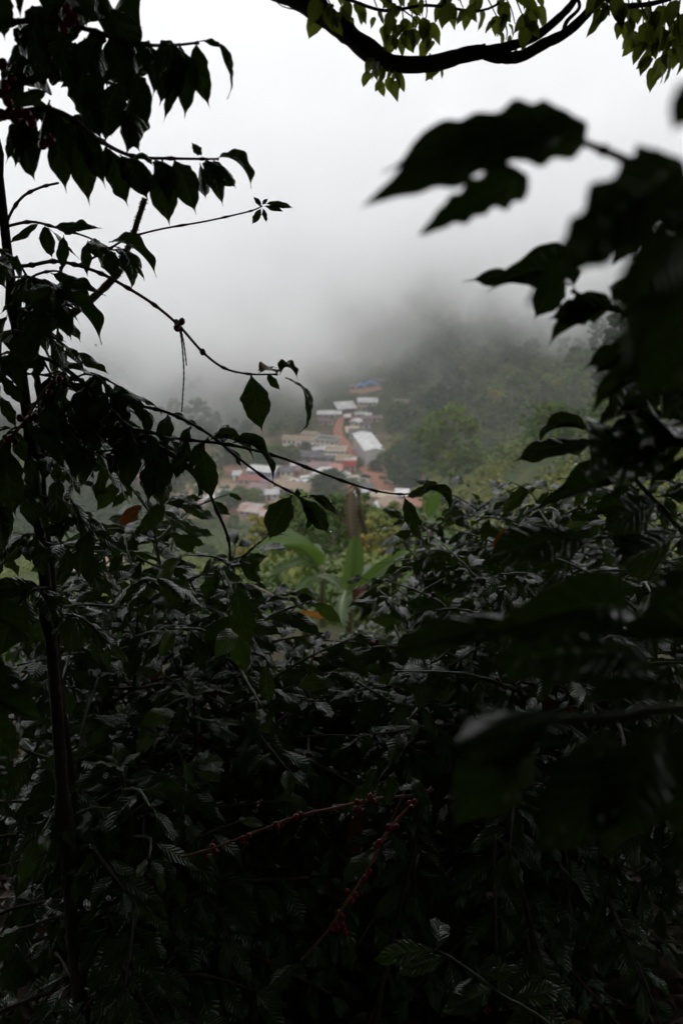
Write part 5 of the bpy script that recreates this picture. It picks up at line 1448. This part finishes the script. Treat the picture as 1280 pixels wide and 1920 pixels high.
# near leaves entering from the left edge
side = Plant('coffee_shrub', (-.95, 1.05, H(-.95, 1.05)), 'young coffee shrub at the lower left edge with ribbed leaves close to the viewer', None, 'coffee shrub')
s1 = side.tube('branch', [side.base, side.base+Vector((.03, 0, .55)), P(-120, 1180, 1.05)], .008, .003, M_twig, 6, False)
s2 = side.tube('branch', pxpath([(-200, 1500, 1.05), (-100, 1330, 1.0), (-30, 1290, .98)], 5), .004, .002, M_twig, 6, False)
for (b_, t_, d0, d1, u_, v_, w, bb) in (((-110, 1150), (92, 1222), 1.0, .9, (0, -.6, .8), 1, .6, s1), ((-120, 1200), (60, 1290), 1.0, .92, (0, -.6, .8), 3, .8, s1), ((-60, 1290), (97, 1370), .97, .9, (0, -.7, .7), 1, .7, s2), ((-40, 1300), (42, 1430), .97, .95, (.1, -1, .3), 0, 1, s2),
        ((-100, 1400), (20, 1510), 1.0, .95, (0, -.8, .4), 6, 1, s2), ((-90, 1100), (10, 1160), 1.05, 1.0, (0, -.7, .7), 3, .9, s1)):
    lf(b_, t_, d0, d1, u_, w, 'h', v_, bb, side)
side.finish()

# red stemmed cherry twigs low in the middle
ct = Plant('coffee_shrub', (at(720, 2.0), 2.05, H(at(720, 2.0), 2.05)), 'leaning coffee shrub whose bare reddish twigs carry red cherries', None, 'coffee shrub')
ct.tube('stem', smooth_path([ct.base, ct.base+Vector((.02, 0, .3)), P(800, 1480, 2.05)], 5), .008, .004, M_bark, 7, True, 4)
t1 = ct.tube('branch', pxpath([(810, 1478, 2.05), (760, 1520, 2.0), (720, 1570, 1.95), (690, 1630, 1.9), (650, 1690, 1.86), (610, 1750, 1.84), (565, 1800, 1.84)], 6), .004, .002, M_twig_red, 6, True, 4)
t2 = ct.tube('branch', pxpath([(790, 1490, 2.05), (700, 1498, 2.0), (640, 1512, 1.95), (560, 1530, 1.92), (480, 1560, 1.9), (400, 1590, 1.88), (340, 1607, 1.86)], 6), .0036, .002, M_twig_red, 6, True, 4)
rn = random.Random(12)
for (path_, bb, n_) in (([(770, 1510), (735, 1550), (715, 1580), (690, 1640), (660, 1680), (635, 1720), (625, 1735), (640, 1740)], t1, 4), ([(700, 1500), (670, 1508), (560, 1532), (520, 1545), (460, 1570), (405, 1592), (400, 1600)], t2, 3)):
    for (x, y) in path_:
        for k in range(n_):
            ct.cherry(P(x+rn.uniform(-9, 9), y+rn.uniform(-8, 10), 1.9+rn.uniform(-.02, .02)), rn.uniform(.006, .0078), rn.random() < .06, bb)
auto_leaves(ct, [(800, 1480, 2.05), (760, 1450, 2.0), (700, 1440, 2.0)], 4, .1, None, 71)
ct.finish()

# ================================================================== the shade tree: low bough across the top, crown overhead
FV = [leaf_arrays(500+k, .62, dr, .15, .03, nu=12, nv=6, curl=.1, twist=tw, prof=([0, .10, .14, .3, .5, .7, .85, .93, 1], [.04, .04, .75, 1, .92, .66, .32, .12, 0])) for k, (dr, tw) in enumerate(((.3, 0), (.7, .3), (.5, -.4), (1.0, .1)))]
MFV = leaf_meshes(M_ficus, 'f', FV)
sb = Vector((-4.2, 3.2, H(-4.2, 3.2)))
st_ = link('shade_tree', None, loc=sb, label='shade tree whose dark bough crosses the sky at the top and whose crown hangs overhead', cat='tree')
def stube(name, pts, rad, seg=9, parent=None):
    n = len(pts); q = [Vector(p)-sb for p in pts]; rn_ = random.Random(n)
    rr_ = [np.interp(i/(n-1), np.linspace(0, 1, len(rad)), rad)*(1+rn_.uniform(-.07, .07)) for i in range(n)]
    return link(name, join_mesh(name, [tube_arrays(q, rr_, seg)], M_bark), parent or st_)
fork = sb+Vector((.3, .2, 5.6))
stube('trunk', smooth_path([sb-Vector((0, 0, .4)), sb+Vector((.1, .1, 2.5)), fork, fork+Vector((.8, -1.8, 2.0))], 6), [.22, .15, .12, .07])
DB = 4.2
bough = stube('bough', [fork]+pxpath([(300, -330, DB), (480, -60, DB), (560, -8, DB), (610, 30, DB), (660, 70, DB), (700, 105, DB), (745, 120, DB), (810, 119, DB), (870, 103, DB), (910, 96, DB)], 5), [.09, .055, .042, .037, .034, .030, .028])
f1 = stube('branch', pxpath([(905, 97, DB), (950, 88, DB), (1000, 70, DB), (1040, 40, DB), (1075, 2, DB), (1085, -40, DB)], 5), [.022, .016, .012], parent=bough)
f2 = stube('branch', pxpath([(905, 97, DB), (935, 107, DB), (975, 106, DB), (1020, 82, DB), (1060, 62, DB), (1100, 25, DB), (1125, -10, DB), (1200, -120, DB)], 5), [.026, .022, .018, .012], parent=bough)
f3 = stube('branch', pxpath([(1055, 62, DB), (1062, 40, DB), (1085, 15, DB), (1080, -10, DB)], 5), [.009, .006], parent=bough)
f4 = stube('branch', pxpath([(740, 118, DB), (700, 80, DB), (650, 50, DB), (620, 20, DB), (600, -20, DB)], 5), [.012, .009, .006], parent=bough)
f5 = stube('branch', pxpath([(1090, -40, DB), (1150, 5, DB), (1200, 10, DB), (1260, -5, DB), (1330, -40, DB)], 5), [.012, .01, .009], parent=bough)
f6 = stube('branch', pxpath([(560, -20, DB), (640, -5, DB), (720, 20, DB), (800, 10, DB), (900, 20, DB), (960, -10, DB)], 5), [.007, .006, .004], parent=bough)
stube('branch', pxpath([(590, 12, DB), (560, 18, DB), (530, 12, DB), (515, 0, DB)], 4), [.003, .002], seg=5, parent=bough)
rn = random.Random(21)
nf = [0]
def fleaf(x, y, L_, par, d=None):
    if nf[0] >= 290: return
    nf[0] += 1
    dd = d or DB+rn.uniform(-.25, .25)
    p_ = P(x+rn.uniform(-14, 14), y+rn.uniform(-8, 8), dd); a = rn.uniform(-.7, .7)
    o = link('leaf', MFV[rn.randrange(4)], par); o.matrix_basis = leaf_matrix(p_-sb, (a, rn.uniform(-.3, .3), -1), (rn.uniform(-1.6, 1.6), -1, .2), L_*rn.uniform(.5, 1.2), rn.uniform(.7, 1))
def twig_with_leaves(pts, n, L_, par):
    path = pxpath(pts, 5); t_ = stube('twig', path, [.0035, .0018], seg=5, parent=par)
    for k in range(n):
        u = .1+.9*k/max(1, n-1); i = int(u*(len(pts)-1)*.999); f = u*(len(pts)-1)-i
        x = pts[i][0]*(1-f)+pts[i+1][0]*f; y = pts[i][1]*(1-f)+pts[i+1][1]*f
        fleaf(x+rn.uniform(-4, 4), y, L_, par, pts[i][2]*(1-f)+pts[i+1][2]*f)
TW = [((600, -30), (620, 10), (625, 25)), ((640, -30), (650, 10), (660, 25)), ((690, -30), (705, 10), (715, 40)), ((730, -20), (735, 20), (728, 60)), ((760, -30), (770, 10), (775, 60)), ((790, -30), (800, 20), (790, 55)),
      ((745, -10), (755, 30), (750, 70)), ((775, 20), (800, 60), (805, 75)), ((820, -30), (830, 0), (835, 15)), ((860, -30), (862, 0), (868, 15)), ((880, -30), (885, 0), (890, 18)), ((900, -30), (920, 10), (935, 40)),
      ((930, -30), (955, 10), (965, 45)), ((960, -20), (975, 20), (985, 40)), ((990, -30), (1000, 0), (1002, 20)), ((700, 105), (712, 120), (708, 145)), ((715, 110), (730, 130), (735, 138)), ((805, 100), (812, 115), (815, 120)),
      ((1150, -20), (1160, 10), (1165, 30)), ((1175, -20), (1180, 20), (1190, 50)), ((1200, 0), (1205, 40), (1200, 70)), ((1215, 0), (1225, 50), (1220, 95)), ((1240, -10), (1245, 50), (1240, 110)), ((1255, 0), (1262, 60), (1255, 90)),
      ((1130, -30), (1135, 0), (1140, 10)), ((1230, 20), (1240, 80), (1243, 118)), ((1275, -10), (1270, 40), (1275, 80)), ((1190, -20), (1210, 30), (1235, 60)), ((1290, 0), (1290, 60), (1285, 100)), ((945, 40), (950, 60), (948, 75)), ((725, 0), (780, 40), (765, 70))]
for pts in TW:
    d = DB+rn.uniform(-.2, .2)
    twig_with_leaves([(x, y, d) for x, y in pts], rn.randint(4, 8), .085 if pts[0][0] < 1120 else .11, bough)
for x, y in ((600, 15), (615, 25), (640, 30), (655, 5), (703, 150), (730, 143), (1238, 128)):
    fleaf(x, y, .11, bough)
# overhead crown (unseen above the frame; spread and thickened to darken the foreground)
rng = np.random.default_rng(5)
n = 8600
X = rng.uniform(-8.5, 8.5, n); Y = rng.uniform(-9.5, 8.8, n)
kk = (X/8.5)**2+((Y+.7)/9.3)**2 < 1
X, Y = X[kk], Y[kk]; n = len(X)
Z = rng.uniform(5.0, 6.6, n)-0.03*X**2-.15*np.clip(Y, 0, 9)
V, Fc = leaf_cards(rng, np.stack([X, Y, Z], 1)-np.array(sb), np.full((n, 3), .5), 9, .17)
me = mesh_np('foliage', V, Fc, M_ficus, uv=np.tile([[.2, .5], [.5, .8], [.9, .5], [.5, .2]], (len(V)//4, 1)), smooth=False)
link('crown', me, st_, kind='stuff')
for k in range(14):
    an = k*.449; e = Vector((6*math.cos(an), -1.5+6*math.sin(an)*.9, 5.6))
    s = fork+Vector((.8, -1.8, 2.0)) if k % 2 else fork
    if e.y > 4.5: e.y = 4.5
    stube('limb', smooth_path([s, s.lerp(e, .5)+Vector((0, 0, .5)), e], 5), [.05, .035, .012], seg=6)

# unseen trees added around the viewing spot to cut off side light
ring = tree_proto(41, 9.5, 4.2, 'round', M_fol_dark, 90, 90, .2, h0=.02, r=.16, clump=.3, nb=10)
for i, (x, y, s_, lab) in enumerate(((-8.5, 3.5, 1, 'leafy shade tree left of the viewing spot'), (8.5, 4.0, 1, 'leafy shade tree right of the viewing spot'), (-8, -4.5, 1.1, 'leafy shade tree uphill left of the viewing spot'))):
    put_tree('shade_tree', (x, y, H(x, y)), ring, s_, i*1.1, lab)

# unseen coffee bushes added behind and beside the viewer to close off light
for i, (x, y, h, lab) in enumerate(((-2.2, .6, 2.3, 'coffee bush to the left of the viewing spot'), (-2.4, 2.4, 2.4, 'coffee bush left of the tall bare stem, outside the view'), (2.1, .9, 2.4, 'coffee bush to the right of the viewing spot'), (2.5, 2.3, 2.3, 'coffee bush right of the blurred leaves'),
        (-1.4, -1.6, 2.4, 'coffee bush uphill behind the left of the path'), (.2, -2.0, 2.5, 'coffee bush uphill right behind the path'), (1.7, -1.5, 2.4, 'coffee bush uphill behind the right of the path'))):
    bush('coffee_bush', x, y, h, lab, spread=.8, seed=900+i, group='unseen coffee bushes added to close off light', cap=120)

# leaf litter and low weeds on the ground near the viewer
rng = np.random.default_rng(6); n = 5200
Y = rng.uniform(.2, 9, n); X = rng.uniform(-1, 1, n)*(1+.55*Y)
VV = []; UU = []; FF = []; off = 0; rn = random.Random(2)
LIT = [leaf_arrays(600+k, .45, rn.uniform(-.6, 1.2), rn.uniform(-.4, .5), .1, nu=4, nv=2) for k in range(4)]
for i in range(n):
    v, uv, f = LIT[i % 4]; an = rng.uniform(0, 6.28)
    M_ = np.array(leaf_matrix((X[i], Y[i], H(X[i], Y[i])+.01+rng.uniform(0, .02)), (math.cos(an), math.sin(an), -.42*math.sin(an)+rng.uniform(-.15, .15)), (rng.uniform(-.4, .4), .42+rng.uniform(-.4, .4), 1), rng.uniform(.05, .13)))
    VV.append(v@M_[:3, :3].T+M_[:3, 3]); UU.append(uv); FF.append(f+off); off += len(v)
M_litter = leaf_mat('litter_leaf', (0.07, 0.04, 0.02), (0.17, 0.10, 0.05), rough=.6, trans=0, obj_var=0)
link('leaf_litter', mesh_np('leaf_litter', np.concatenate(VV), np.concatenate(FF), M_litter, uv=np.concatenate(UU)), kind='stuff', label='brown fallen leaves on the ground under the coffee bushes')

# rain drops hanging from tips and twigs
dr = 0
for (x, y, d) in ((180, 648, 1.9), (705, 925, 1.69), (770, 945, 1.68), (620, 995, 1.7), (515, 912, 1.75), (1078, 868, 1.27), (465, 1140, 1.88), (262, 858, 1.9), (180, 855, 1.9), (443, 698, 1.79)):
    o = link('water_drop', ME_DROP, loc=P(x, y, d), label='clear rain drop hanging from a leaf tip or twig', cat='water drop', group='rain drops on leaf tips')
    o.scale = (.0022,)*3
